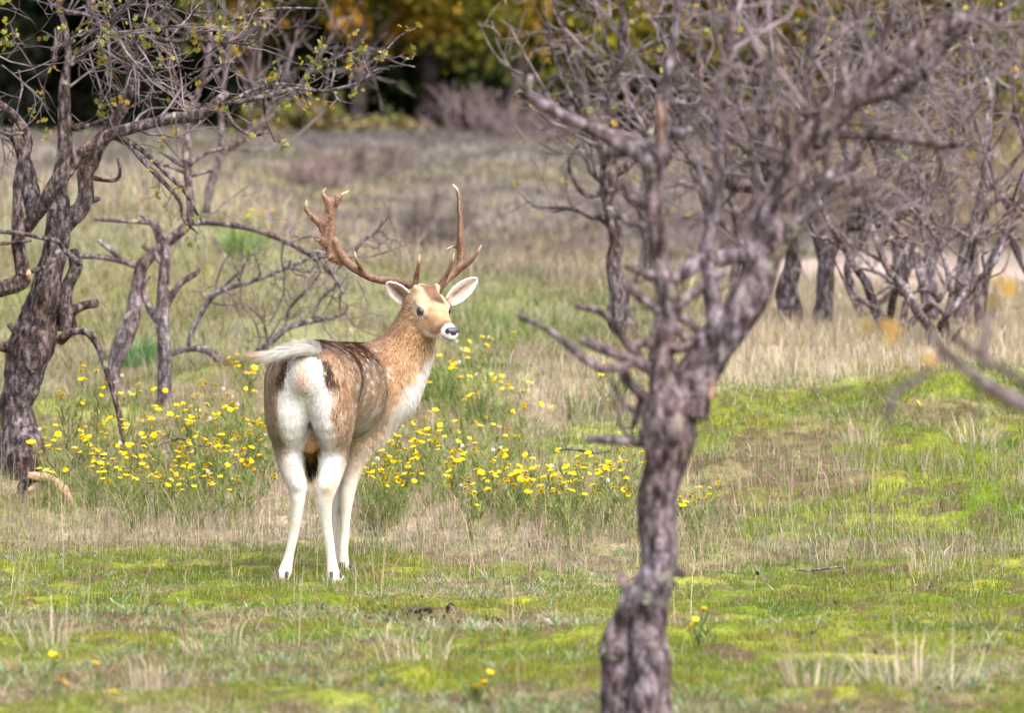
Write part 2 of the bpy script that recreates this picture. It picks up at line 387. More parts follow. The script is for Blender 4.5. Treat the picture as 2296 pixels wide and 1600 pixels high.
    parts = [blades(pts(x, y) + A(0, 0, .006), U(n) * 6.28, 1.0 + U(n) * .55, .03 + .07 * U(n), np.full(n, .0022), U(n) * .5 - .1, jitc(C))]
    grass_obj('straw_litter', parts, 'dead straw lying tangled between moss and grass', 'straw')
    # upright dry grass
    parts = []
    for (cnt, y0, y1, hs, ws, thr) in ((16000, 11.6, 19.8, .10, .0018, .25), (58000, 16.6, 23.5, .12, .0024, .0), (52000, 23.5, 30, .15, .004, .08), (18000, 30, 38, .18, .009, .1)):
        x, y = scatter(cnt, y0, y1, .8); k = U(cnt) < np.clip(dry_f(x, y) - thr, 0, 1) * (1 if y0 < 16 or y0 > 19 else sstep(17.4, 20.8, y + 1.7 * fbm(np.stack([x, y, 0 * x], -1) * 1.3, 24, 2))); x, y = x[k], y[k]; n = len(x)
        C = mix(mix(np.tile(DRY, (n, 1)), A(.52, .43, .33), U(n)), A(.31, .235, .185), (U(n) < .3) * .9); C = mix(C, OLIVE * 1.1, (U(n) < .30) * .85)
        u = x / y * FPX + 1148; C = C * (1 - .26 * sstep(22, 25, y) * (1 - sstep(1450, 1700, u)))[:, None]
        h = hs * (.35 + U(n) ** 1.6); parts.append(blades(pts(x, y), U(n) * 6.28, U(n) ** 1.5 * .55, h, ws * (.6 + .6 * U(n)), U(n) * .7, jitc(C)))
    n = 13000; x, y = scatter(n, 17.2, 21.4, .6); k = U(n) < sstep(17.6, 20.8, y + 1.7 * fbm(np.stack([x, y, 0 * x], -1) * 1.3, 26, 2)); x, y = x[k], y[k]; n = len(x); C = mix(np.tile(DRY, (n, 1)), A(.33, .26, .19), U(n)); C = jitc(mix(C, A(.13, .19, .045), (U(n) < .35) * .9))
    parts.append(blades(pts(x, y), U(n) * 6.28, U(n) * .45, .08 + .16 * U(n) ** 2, np.full(n, .0022), U(n) * .6, C))
    n = 9000; x, y = scatter(n, 33.2, 37.0, 1.0); k = U(n) < sstep(-.25, .2, fbm(np.stack([x, y, 0 * x], -1) * .8, 77, 2)); x, y = x[k], y[k]; n = len(x)
    parts.append(blades(pts(x, y), U(n) * 6.28, U(n) * .5, .10 + .22 * U(n), .006 + .006 * U(n), U(n) * .6, jitc(mix(np.tile(A(.42, .35, .26), (n, 1)), A(.28, .25, .14), U(n)))))
    # single long stalks with a seed spike
    n = 1300; x, y = scatter(n, 12, 24, .6); k = U(n) < .05 + .8 * dry_f(x, y) * sstep(-.1, .3, fbm(np.stack([x, y, 0 * x], -1) * 1.7, 51, 2)); x, y = x[k], y[k]; n = len(x)
    C = jitc(mix(np.tile(DRY, (n, 1)), A(.58, .46, .30), U(n)))
    parts.append(blades(pts(x, y), U(n) * 6.28, U(n) * .3, .18 + .16 * U(n), np.full(n, .0026), U(n) * .35, C))
    grass_obj('dry_grass', parts, 'pale dry autumn grass stalks standing over the slope')
    # far heath: tufts too far away to tell apart
    n = 60000; x, y = scatter(n, 34, 76, 3, .8); h = (.06 + .09 * U(n)) ; z = pts(x, y)
    f1 = fbm(z * .22 + 1.3, 29, 3); f2 = fbm(z * .5 + 9, 30, 3)
    C = mix(np.tile(A(.25, .215, .180), (n, 1)), A(.185, .155, .155), sstep(-.1, .35, f1)); C = mix(C, A(.21, .19, .10), sstep(.05, .4, f2) * .7); C = mix(C, A(.31, .27, .225), (U(n) < .2) * .6)
    u = x / y * FPX + 1148; ok = ~((u > 1560) & (np.abs(y - 42.5) < 5) & (U(n) < .93)); 
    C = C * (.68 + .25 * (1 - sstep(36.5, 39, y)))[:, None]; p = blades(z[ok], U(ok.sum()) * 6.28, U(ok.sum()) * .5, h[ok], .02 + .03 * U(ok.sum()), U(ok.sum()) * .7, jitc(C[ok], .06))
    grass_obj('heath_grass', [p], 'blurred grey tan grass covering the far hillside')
if want('grass'): build_grass()

# ------------------------------------------------------------------ bunches of longer grass one can tell apart
def tussock(px, py, nb, hgt, spread, cols, label, name='grass_tussock', cat='grass tussock', group=None, wid=.003, d=None):
    d = d or ground_at(px, py); p = gpt(px, d)
    t = thing(name, p, label, cat, group); n = nb
    a = rng.random(n) * 6.28; rr = spread * .35 * np.sqrt(rng.random(n)); x = p[0] + np.cos(a) * rr; y = p[1] + np.sin(a) * rr
    C = np.asarray(cols)[rng.integers(0, len(cols), n)]
    V, F, C = blades(pts(x, y), a + rng.normal(0, .5, n), rng.random(n) ** 1.3 * spread * 3.2, hgt * (.4 + .6 * rng.random(n)), np.full(n, wid), rng.random(n) * .9, jitc(C))
    obj('blades', mesh_np('tussock', V - p, F, np.clip(C, .005, .9), False), MAT['blade'], t)
    return t
if want('tuss'):
    G1 = [DRY, DRY2, A(.55, .47, .34)]; G2 = [A(.11, .19, .05), A(.16, .24, .06), A(.08, .13, .03)]; G3 = [A(.10, .22, .07), A(.13, .27, .10)]
    tussock(2060, 1545, 130, .24, .42, G1 + [A(.62, .56, .40)], 'large fanned tussock of long pale straw right of the foreground trunk')
    tussock(1310, 945, 160, .22, .26, G2 + [A(.2, .14, .08)], 'dark green bushy tuft on bare soil left of the foreground trunk', 'green_tuft', 'plant', wid=.004)
    tussock(310, 850, 170, .22, .22, G3, 'soft blue green bushy tuft between the two slender trunks', 'green_tuft', 'plant', wid=.006, d=25.2)
    tussock(545, 560, 150, .30, .24, [A(.16, .26, .06), A(.2, .3, .1)], 'blurred bright green bush on the slope behind the arched branch', 'green_tuft', 'plant', wid=.012, d=31.5)
    tussock(990, 900, 200, .26, .24, G2, 'dark green leafy clump under the white seed heads', 'green_tuft', 'plant', wid=.004)
    tussock(1075, 950, 160, .20, .24, G2 + [A(.07, .10, .05)], 'low dark leafy clump among yellow flowers', 'green_tuft', 'plant', wid=.004)
    tussock(925, 1500, 70, .16, .30, G1, 'thin straw tussock in the moss in front of the deer')
    tussock(480, 1480, 60, .16, .28, G1 + [GREEN], 'sparse straw and green tussock beside the bright moss cushion')
    tussock(110, 1470, 60, .2, .2, G1, 'upright thin straw tuft near the small yellow blooms')
    tussock(360, 1560, 60, .15, .22, G1, 'low straw tuft between two single yellow blooms')
    tussock(2240, 1430, 110, .18, .30, [A(.16, .14, .06), A(.22, .18, .1), GREEN], 'dark brown green tussock at the meadow edge')
    tussock(2090, 1290, 70, .17, .22, G1, 'straw tussock beside the broken lichen twig')
    tussock(1940, 1010, 80, .20, .24, G1, 'straw tussock in front of the bright green bank')
    tussock(2190, 1010, 90, .22, .26, G1, 'broad straw tussock on the bright green bank')
    tussock(850, 1450, 40, .10, .2, G1, 'small straw tuft beside the dark droppings')
    tussock(1830, 1560, 60, .2, .25, G1, 'thin straw tussock at the foot of the bright moss slope')
# dark droppings and soil crumbs by the hind hooves
if want('tuss'):
    g = Geo()
    for k in range(130):
        if k < 80: px, py = 800 + 320 * random.random(), 1345 + 60 * random.random()
        else: px, py = 1650 + 600 * random.random(), 1180 + 380 * random.random()
        d = ground_at(px, py); p = gpt(px, d) + A(0, 0, .006); r0 = .005 + .005 * random.random()
        q = A(*[random.gauss(0, 1) for _ in range(3)]); q = norm(q) * r0 * .8
        V, F = tubes(np.stack([p - q, p - q * .5, p + q * .4, p + q])[None], A(.3, 1, .9, .25)[None] * r0, 6); g.add(V, F, A(.03, .024, .022))
    tag(obj('droppings', g.mesh('droppings'), MAT['ground']), 'dark droppings and soil crumbs scattered on the moss', 'droppings', None, 'stuff')
# ------------------------------------------------------------------ gnarled hawthorns
MAT['bark'] = bark_mat('hawthorn_bark', (.013, .010, .010), (.080, .062, .065), (.31, .260, .285), (.36, .36, .29), .62, 18, .9, .38, .66)
MAT['bark_front'] = bark_mat('hawthorn_bark_weathered', (.016, .012, .013), (.115, .090, .102), (.40, .335, .395), (.34, .36, .28), .61, 17, 1.0, .39, .64)
MAT['bark_grey'] = bark_mat('hawthorn_bark_grey', (.018, .014, .015), (.115, .092, .100), (.39, .335, .375), (.38, .38, .32), .61, 17, .9, .36, .66)
MAT['twig'] = plain('twig_bark', (.25, .20, .215), .85, .2, (.03, .022, .022), 9)
MAT['leaf'] = attr_mat('hawthorn_leaf', .5, .35, .35)
MAT['wood'] = plain('torn_wood', (.46, .31, .21), .9, .1, (.24, .15, .10), 70)

def ctrl(rows, d):
    """rows of (px, py, half_width_px[, extra_distance]) -> (x,y,z,r)"""
    out = []
    for q in rows:
        dd = d + (q[3] if len(q) > 3 else 0); p = at(q[0], q[1], dd); out.append([*p, q[2] / FPX * dd])
    return out
def grow_twigs(seeds, levels, r, S=6, gnarl=.45, up=.12, shrink=.62, kids=(3, 5), spread=(.5, 1.2), tipr=.0009, flat=(1, 1, 1)):
    """seeds: list of (p, dir, length, radius) -> list of (points (n,S,3), radii (n,S)) for each level"""
    out = []
    P = np.array([s[0] for s in seeds], float); Dv = norm(np.array([s[1] for s in seeds], float)); L = np.array([s[2] for s in seeds], float); R = np.array([s[3] for s in seeds], float)
    for lv in range(levels):
        n = len(P); X = np.empty((n, S, 3)); X[:, 0] = P; d = Dv.copy(); T = []
        for i in range(1, S):
            d = norm(d + r.normal(0, gnarl, (n, 3)) * np.asarray(flat) + A(0, 0, up)); X[:, i] = X[:, i - 1] + d * (L / (S - 1))[:, None]; T.append(d)
        end = np.maximum(R * (.35 if lv < levels - 1 else .3), tipr)
        rad = R[:, None] + (end - R)[:, None] * np.linspace(0, 1, S)[None]
        out.append((X, rad))
        if lv == levels - 1: break
        k = r.integers(kids[0], kids[1] + 1, n); idx = np.repeat(np.arange(n), k); m = len(idx)
        t = .2 + .8 * r.random(m); f_ = t * (S - 1); i0 = np.minimum(f_.astype(int), S - 2); fr = (f_ - i0)[:, None]
        P = X[idx, i0] * (1 - fr) + X[idx, i0 + 1] * fr
        td = norm(X[idx, i0 + 1] - X[idx, i0]); rv = r.normal(0, 1, (m, 3)) * np.asarray(flat); rv = norm(rv - (rv * td).sum(1)[:, None] * td)
        a = spread[0] + (spread[1] - spread[0]) * r.random(m)
        Dv = norm(td * np.cos(a)[:, None] + rv * np.sin(a)[:, None]); L = L[idx] * shrink * (.55 + .75 * r.random(m))
        R = np.maximum((rad[idx, i0] * .62), tipr)
    return out
def twig_mesh(levels, o, K=(5, 4, 3, 3)):
    g = Geo(o)
    for i, (X, rad) in enumerate(levels):
        V, F = tubes(X, rad, K[min(i, len(K) - 1)]); g.add(V, F)
    return g
def leaf_geo(P, size, cols, o, r, hang=.3):
    """small lobed leaves: a folded rhomb of 6 triangles each"""
    n = len(P); ax = norm(r.normal(0, 1, (n, 3)) + A(0, 0, -hang)); rv = r.normal(0, 1, (n, 3)); wv = norm(np.cross(ax, rv)); nv = np.cross(wv, ax)
    s = size * (.6 + .8 * r.random(n))
    def pt(a, b, c): return P + ax * (a * s)[:, None] + wv * (b * s)[:, None] + nv * (c * s)[:, None]
    V = np.stack([pt(0, 0, 0), pt(.38, .52, .10), pt(.52, .20, .03), pt(.82, .42, .10), pt(1.0, 0, .0), pt(.82, -.42, .10), pt(.52, -.20, .03), pt(.38, -.52, .10)], 1).reshape(-1, 3)
    k = (np.arange(n) * 8)[:, None]
    F = np.concatenate([k + [[0, 1, 2]], k + [[0, 2, 6]], k + [[0, 6, 7]], k + [[2, 3, 4]], k + [[2, 4, 6]], k + [[4, 5, 6]]])
    g = Geo(o); g.add(V, F, np.repeat(cols, 8, 0)); return g
YEL = [A(.32, .27, .03), A(.23, .23, .03), A(.14, .18, .03), A(.36, .22, .03), A(.20, .21, .05)]

def make_tree(name, label, base, mat, d, trunks, branches, group=None, K=22, rough=.2, step=.02, seed=1, twig_mat=None, freq=9.0, bw=1.0):
    """trunks / branches: lists of rows (px, py, half px[, extra distance])"""
    t = thing(name, base, label, 'tree', group); seeds = []
    g = Geo(base)
    for i, rows in enumerate(trunks):
        P, R = limb(g, ctrl(rows, d), K, step, rough, seed * 31 + i, freq=freq)
        seeds.append((P, R))
    obj('trunk', g.mesh('trunk'), mat, t)
    for i, rows in enumerate(branches):
        rows = [(q[0], q[1], q[2] * bw + (.5 if bw > 1 else 0)) + tuple(q[3:]) for q in rows]; g = Geo(base); big = max(q[2] for q in rows)
        P, R = limb(g, ctrl(rows, d), max(6, min(16, int(6 + big * .7))), step * .8, rough * .9, seed * 57 + i + 100, freq=freq * 1.3)
        obj('branch', g.mesh('branch'), mat, t); seeds.append((P, R))
    return t, seeds
def seeds_on(curves, n, r, length, rmin=.002, rmax=.006, up=.3, t0=.15, dirbias=(0, 0, 0), where=None):
    """random shoots along the given limbs"""
    w_ = np.array([len(c[0]) * max(.1, np.linalg.norm(np.diff(c[0], axis=0), axis=1).sum()) ** .0 for c in curves], float); out = []
    while len(out) < n:
        P, R = curves[r.choice(len(curves), p=w_ / w_.sum())]; k = int((t0 + (1 - t0) * r.random()) * (len(P) - 1)); p = P[k]
        if where is not None and not where(p): 
            if r.random() < .97: continue
        T = norm(P[min(k + 1, len(P) - 1)] - P[max(k - 1, 0)]); v = r.normal(0, 1, 3); v = norm(v - T * v.dot(T))
        out.append((p, norm(v + T * .5 + A(0, 0, up) + A(*dirbias)), length * (.5 + r.random()), min(rmax, max(rmin, R[k] * .5))))
    return out
def pxof(p): return 1148 + p[..., 0] / p[..., 1] * FPX
def pyof(p): return 660 - (p[..., 2] - CAM_H) / p[..., 1] * FPX

def left_tree():
    r = np.random.default_rng(21); d = 21.2; base = gpt(48, d)
    trunk = [[(52, 1085, 52), (46, 1050, 46), (42, 995, 38), (38, 943, 33), (40, 890, 37), (55, 830, 48), (82, 772, 54), (99, 720, 42), (106, 669, 33), (110, 615, 28), (121, 523, 26), (130, 470, 23), (138, 420, 17), (143, 352, 16), (145, 290, 15), (146, 230, 12), (150, 150, 9), (146, 64, 7), (120, -30, 5)],
             [(100, 1090, 26, -.02), (80, 1030, 24), (62, 970, 20), (52, 900, 16)], [(14, 1085, 22), (20, 1020, 20), (26, 950, 18)]]
    br = [[(140, 520, 15), (160, 492, 15), (182, 470, 14), (196, 437, 13), (197, 394, 13), (212, 355, 13), (227, 325, 11), (262, 270, 9), (290, 214, 8), (300, 146, 7), (318, 100, 6.5), (330, 60, 4)],
          [(190, 455, 8), (212, 448, 6), (226, 445, 3)],
          [(60, 520, 10, -.1), (76, 485, 11, -.15), (120, 422, 12, -.2), (171, 352, 12, -.2), (214, 321, 11, -.2), (268, 294, 11, -.2), (322, 277, 10, -.2), (375, 270, 9.5, -.2), (429, 262, 9, -.2), (470, 243, 9.5, -.2), (494, 222, 8, -.2), (511, 208, 6, -.2)],
          [(480, 238, 5, -.2), (514, 231, 4.5, -.2), (600, 214, 4, -.15), (665, 199, 3.2, -.1), (729, 204, 2.8, -.1), (815, 180, 2.2, -.1), (853, 129, 1.6, -.1), (892, 86, 1.3, -.1), (918, 69, 1, -.1)],
          [(520, 228, 3.5, -.2), (560, 205, 2.5, -.1), (620, 190, 2, -.1), (680, 193, 1.6, -.1)],
          [(742, 200, 2.2, -.1), (752, 133, 1.6, -.1), (729, 114, 1, -.1)], [(752, 135, 1.6, -.1), (775, 122, 1.2, -.1), (810, 114, 1, -.1)], [(860, 128, 1.5, -.1), (895, 142, 1.2, -.1), (930, 150, 1, -.1)],
          [(742, 200, 1.8, -.1), (760, 225, 1.4, -.1), (793, 234, 1, -.1)], [(600, 214, 2, -.1), (592, 160, 1.4, -.1)], [(610, 212, 2, -.1), (630, 158, 1.2, -.1)],
          [(505, 238, 4, -.2), (512, 255, 3.5, -.2), (523, 276, 3.2, -.2), (557, 300, 2.8, -.2), (585, 302, 2.2, -.2), (600, 294, 1.5, -.2)], [(590, 216, 2, -.1), (596, 262, 1.6, -.1), (617, 318, 1.2, -.1)],
          [(-60, 660, 15, -.25), (0, 645, 14, -.25), (32, 637, 13, -.25), (51, 618, 13, -.25), (51, 598, 12, -.25), (43, 555, 11, -.25), (45, 523, 11, -.25), (43, 480, 11, -.25), (41, 448, 10, -.25), (41, 405, 9, -.25), (49, 362, 9, -.25), (64, 322, 9, -.25), (58, 289, 8, -.25), (32, 257, 7, -.25), (0, 234, 6, -.25), (-40, 215, 5, -.25)],
          [(140, 740, 17), (146, 690, 14), (154, 640, 12), (160, 628, 11), (172, 598, 11), (168, 575, 9), (167, 560, 7)],
          [(155, 735, 10), (163, 700, 9), (182, 689, 8), (205, 684, 8), (220, 682, 7)],
          [(138, 762, 9, -.1), (158, 748, 7, -.15), (180, 744, 6, -.15), (202, 752, 5.5, -.15), (223, 785, 5, -.15), (240, 837, 5, -.15), (261, 909, 4.5, -.15), (274, 978, 4, -.15), (286, 1003, 2.5, -.15)],
          [(60, 800, 14), (28, 786, 9), (0, 778, 8), (-20, 774, 6)], [(64, 770, 10), (40, 750, 6), (20, 727, 3.5)],
          [(-30, 515, 4, -.3), (0, 519, 4, -.3), (54, 525, 4, -.3), (96, 534, 4, -.25), (129, 541, 4, -.2), (146, 562, 4.5, -.2), (168, 583, 5, -.2), (180, 595, 4, -.2)],
          [(-30, 548, 3, -.3), (30, 545, 3, -.3), (70, 540, 2, -.3)], [(70, 610, 4, -.25), (95, 600, 3.5, -.15), (122, 580, 3, -.1)],
          [(150, 155, 7), (187, 116, 6.5), (232, 90, 6), (270, 84, 5), (311, 79, 4.5), (355, 88, 4), (397, 94, 3.5), (440, 82, 2.8), (480, 66, 2.5), (557, 34, 2), (622, 20, 1.6), (729, 19, 1)],
          [(395, 93, 2.6), (472, 92, 2), (566, 101, 1)], [(300, 150, 5), (316, 110, 5.5), (322, 94, 5), (331, 58, 4)],
          [(238, 90, 5), (246, 70, 5), (257, 43, 4.5), (296, 0, 4), (310, -30, 3)], [(120, 10, 5), (150, 26, 4.5), (197, 32, 4), (225, 56, 3.5), (240, 85, 3)], [(196, -20, 6), (205, 20, 5.5), (222, 50, 5), (240, 80, 4)],
          [(120, 140, 5), (126, 100, 4), (132, 60, 3)], [(146, 280, 6), (171, 289, 4), (225, 270, 3), (279, 247, 2.4), (364, 206, 2), (418, 171, 1.6), (472, 150, 1.3), (540, 137, 1)],
          [(405, 92, 1.8), (420, 64, 1.6), (437, 24, 1.4), (476, -4, 1.2)], [(437, 24, 1.2), (470, 26, 1), (500, 22, .8)],
          [(262, 300, 6, -.2), (275, 313, 5.5, -.2), (311, 334, 5, -.2), (364, 379, 4.2, -.2), (418, 433, 3.5, -.2), (440, 476, 2.2, -.2), (457, 504, 1.3, -.2)],
          [(290, 322, 4, -.2), (312, 350, 4.2, -.2), (364, 405, 3.8, -.2), (401, 450, 3, -.2), (412, 495, 2, -.2), (446, 525, 1.2, -.2)],
          [(80, 480, 12, .15), (70, 420, 12, .2), (60, 370, 10, .2), (35, 310, 8, .2), (10, 290, 6, .2)], [(197, 394, 5), (235, 404, 3), (262, 402, 3), (270, 385, 2.5), (264, 355, 2)]]
    t, cv = make_tree('hawthorn_tree', 'gnarled hawthorn with thick twisted trunk and few yellow leaves', base, MAT['bark'], d, trunk, br, None, 30, .24, .016, 3, freq=11, bw=1.25)
    wh = lambda p: pyof(p) < 330 and pxof(p) < 460
    sd = seeds_on(cv, 40, r, .42, .0032, .0070, .05, .1, (0, 0, 0), wh)
    for k in range(10):   # fill the dense upper left crown
        sd.append((at(-60 + 380 * r.random(), 10 + 260 * r.random(), d + r.normal(0, .3)), norm(r.normal(0, 1, 3) * A(1, .5, .8)), .35 + .3 * r.random(), .004))
    lv = grow_twigs(sd, 3, r, 6, .17, .0, .55, (2, 4), (.5, 1.1), .0014)
    tag(obj('twigs', twig_mesh(lv, base).mesh('twigs'), MAT['twig'], t), kind='stuff')
    # lone shoots along the outreaching limb
    fine = [c for c, b in zip(cv[3:], br) if max(q[2] for q in b) < 6 and max(q[0] for q in b) > 320]
    lv2 = grow_twigs(seeds_on(fine, 60, r, .10, .0012, .0022, .1), 2, r, 5, .25, .0, .5, (1, 2), (.5, 1.0), .0008)
    tag(obj('twigs', twig_mesh(lv2, base).mesh('twigs'), MAT['twig'], t), kind='stuff')
    tips = np.concatenate([lv[-1][0][:, -1], lv[-1][0][:, 3], lv[1][0][:, -1]]); u = pxof(tips); v = pyof(tips)
    w_ = np.exp(-u / 130) * .9 + .10; keep = r.random(len(tips)) < w_ * (v < 330) * .6; tips = tips[keep]
    tips2 = np.concatenate([lv2[-1][0][:, -1], lv2[0][0][:, -1]]); tips2 = tips2[r.random(len(tips2)) < .55]
    tp = np.repeat(np.concatenate([tips, tips2]), 3, 0); tp = tp + r.normal(0, .012, tp.shape)
    cl = np.asarray(YEL)[r.integers(0, 5, len(tp))] * (.8 + .4 * r.random(len(tp)))[:, None]
    tag(obj('foliage', leaf_geo(tp, .025, cl, base, r).mesh('foliage', False), MAT['leaf'], t), kind='stuff')
    # a fresh pale break on the curved stem
    g = Geo(base); limb(g, [[*at(66, 606, d - .28), .008], [*at(66, 613, d - .30), .012], [*at(66, 622, d - .30), .011], [*at(64, 628, d - .28), .005]], 8, .006, .2, 4)
    obj('torn_wood', g.mesh('torn_wood'), MAT['wood'], t)

def slender_trees():
    r = np.random.default_rng(22); d = 24.3; base = gpt(258, d)
    tr = [[(262, 905, 20), (258, 870, 18), (256, 830, 18), (272, 772, 20), (296, 703, 17), (308, 640, 14), (318, 598, 13), (340, 572, 12), (364, 551, 11), (395, 528, 11), (418, 508, 11), (430, 490, 10), (426, 437, 9), (422, 373, 8.5), (419, 320, 8), (424, 270, 8), (450, 193, 7), (470, 107, 6), (467, 0, 5), (462, -60, 4)]]
    br = [[(420, 375, 6), (455, 348, 5), (490, 335, 4), (510, 332, 2)], [(424, 380, 6), (390, 360, 5), (360, 340, 3)], [(424, 395, 5), (450, 388, 4.5), (480, 380, 3)], [(420, 390, 5), (385, 374, 4), (366, 371, 3)],
          [(312, 605, 8), (300, 596, 7.5), (268, 585, 7), (214, 575, 6), (176, 575, 5)], [(300, 596, 6), (277, 585, 6), (250, 560, 6), (222, 538, 5)],
          [(356, 556, 7), (352, 534, 6.5), (341, 506, 6), (315, 482, 4)], [(345, 510, 5), (334, 500, 5), (280, 496, 5), (214, 491, 4)], [(345, 570, 5), (330, 560, 5), (319, 551, 4)],
          [(424, 500, 7), (470, 498, 7), (536, 506, 7), (580, 517, 7), (622, 532, 6.5), (670, 555, 6), (707, 579, 5.5), (746, 617, 5), (770, 660, 3)],
          [(450, 193, 5), (500, 150, 4), (560, 110, 3), (620, 60, 2)], [(440, 230, 5), (400, 190, 4), (380, 120, 3), (372, 40, 2)], [(465, 120, 4), (520, 60, 3), (570, -10, 2)]]
    t, cv = make_tree('hawthorn_tree', 'slender leaning hawthorn forked at knee height with an arched side branch', base, MAT['bark_grey'], d, tr, br, None, 18, .18, .03, 5)
    sd = seeds_on(cv[:1] + cv[10:], 16, r, .42, .004, .007, .1, .25, where=lambda p: pyof(p) < 330 or pxof(p) > 540)
    lv = grow_twigs(sd, 3, r, 6, .25, .0, .6, (2, 3)); tag(obj('twigs', twig_mesh(lv, base).mesh('twigs'), MAT['twig'], t), kind='stuff')
    base = gpt(370, 23.6)
    tr = [[(371, 920, 17), (370, 900, 16), (367, 819, 16), (366, 722, 17), (369, 664, 14), (372, 587, 11), (372, 560, 9), (360, 528, 6), (352, 500, 4)]]
    br = [[(372, 690, 8), (388, 660, 8), (405, 634, 7.5), (430, 618, 7), (444, 610, 6), (443, 594, 4)], [(360, 725, 9), (345, 712, 8), (330, 680, 7), (320, 645, 6), (335, 620, 4)], [(372, 600, 5), (352, 580, 5), (346, 560, 4)]]
    make_tree('hawthorn_tree', 'short upright hawthorn stump with one bent arm and a straight pale trunk', base, MAT['bark_grey'], 23.6, tr, br, None, 18, .18, .03, 6)
    # arched dead limb with grey side shoots
    base = gpt(521, 24.6)
    tr = [[(526, 875, 9), (521, 853, 9), (498, 811, 9), (463, 785, 9), (430, 782, 8), (394, 790, 7), (375, 800, 4)]]
    br = [[(425, 783, 6), (428, 753, 6), (450, 705, 6), (482, 661, 5.5), (520, 645, 5), (559, 634, 5), (620, 610, 4.5), (686, 584, 4), (730, 560, 2)], [(482, 661, 4), (520, 625, 4), (548, 599, 3.5), (545, 560, 2)],
          [(510, 830, 6), (560, 800, 6), (610, 765, 6), (640, 738, 6), (690, 722, 6), (740, 714, 5), (775, 700, 4), (778, 680, 2)], [(640, 738, 4), (650, 690, 4), (690, 650, 3.5), (720, 610, 3)], [(700, 720, 4), (720, 670, 3), (760, 640, 2)],
          [(745, 615, 3), (790, 570, 4), (815, 540, 4), (848, 515, 3), (858, 488, 2)], [(600, 770, 4), (590, 720, 3), (560, 690, 2)]]
    t, cv = make_tree('dead_hawthorn', 'low arched dead hawthorn with tangled grey shoots behind the deer', base, MAT['bark_grey'], 24.6, tr, br, None, 12, .16, .03, 7)
    lv = grow_twigs(seeds_on(cv[1:], 55, r, .26, .003, .005, .1), 3, r, 6, .4, .0, .6, (2, 3)); tag(obj('twigs', twig_mesh(lv, base).mesh('twigs'), MAT['twig'], t), kind='stuff')
    # blurred violet tree behind the slender one
    base = gpt(470, 31.0)
    tr = [[(462, 480, 9), (472, 420, 9), (485, 375, 9), (497, 343, 8), (530, 320, 7), (560, 300, 6), (600, 250, 5), (640, 170, 4), (670, 60, 3)]]
    br = [[(497, 343, 6), (495, 280, 6), (500, 200, 5), (520, 80, 4), (540, 0, 3)], [(560, 300, 5), (640, 230, 4), (720, 120, 3), (760, 40, 2)], [(600, 250, 4), (580, 150, 3), (600, 40, 2)]]
    t, cv = make_tree('hawthorn_tree', 'blurred violet grey sapling leaning right behind the slender hawthorn', base, MAT['bark_grey'], 31.0, tr, br, None, 10, .12, .05, 8)
    lv = grow_twigs(seeds_on(cv, 20, r, .6, .005, .009, .3, .3), 3, r, 6, .22, .05, .6, (2, 3), tipr=.002); tag(obj('twigs', twig_mesh(lv, base).mesh('twigs'), MAT['twig'], t), kind='stuff')

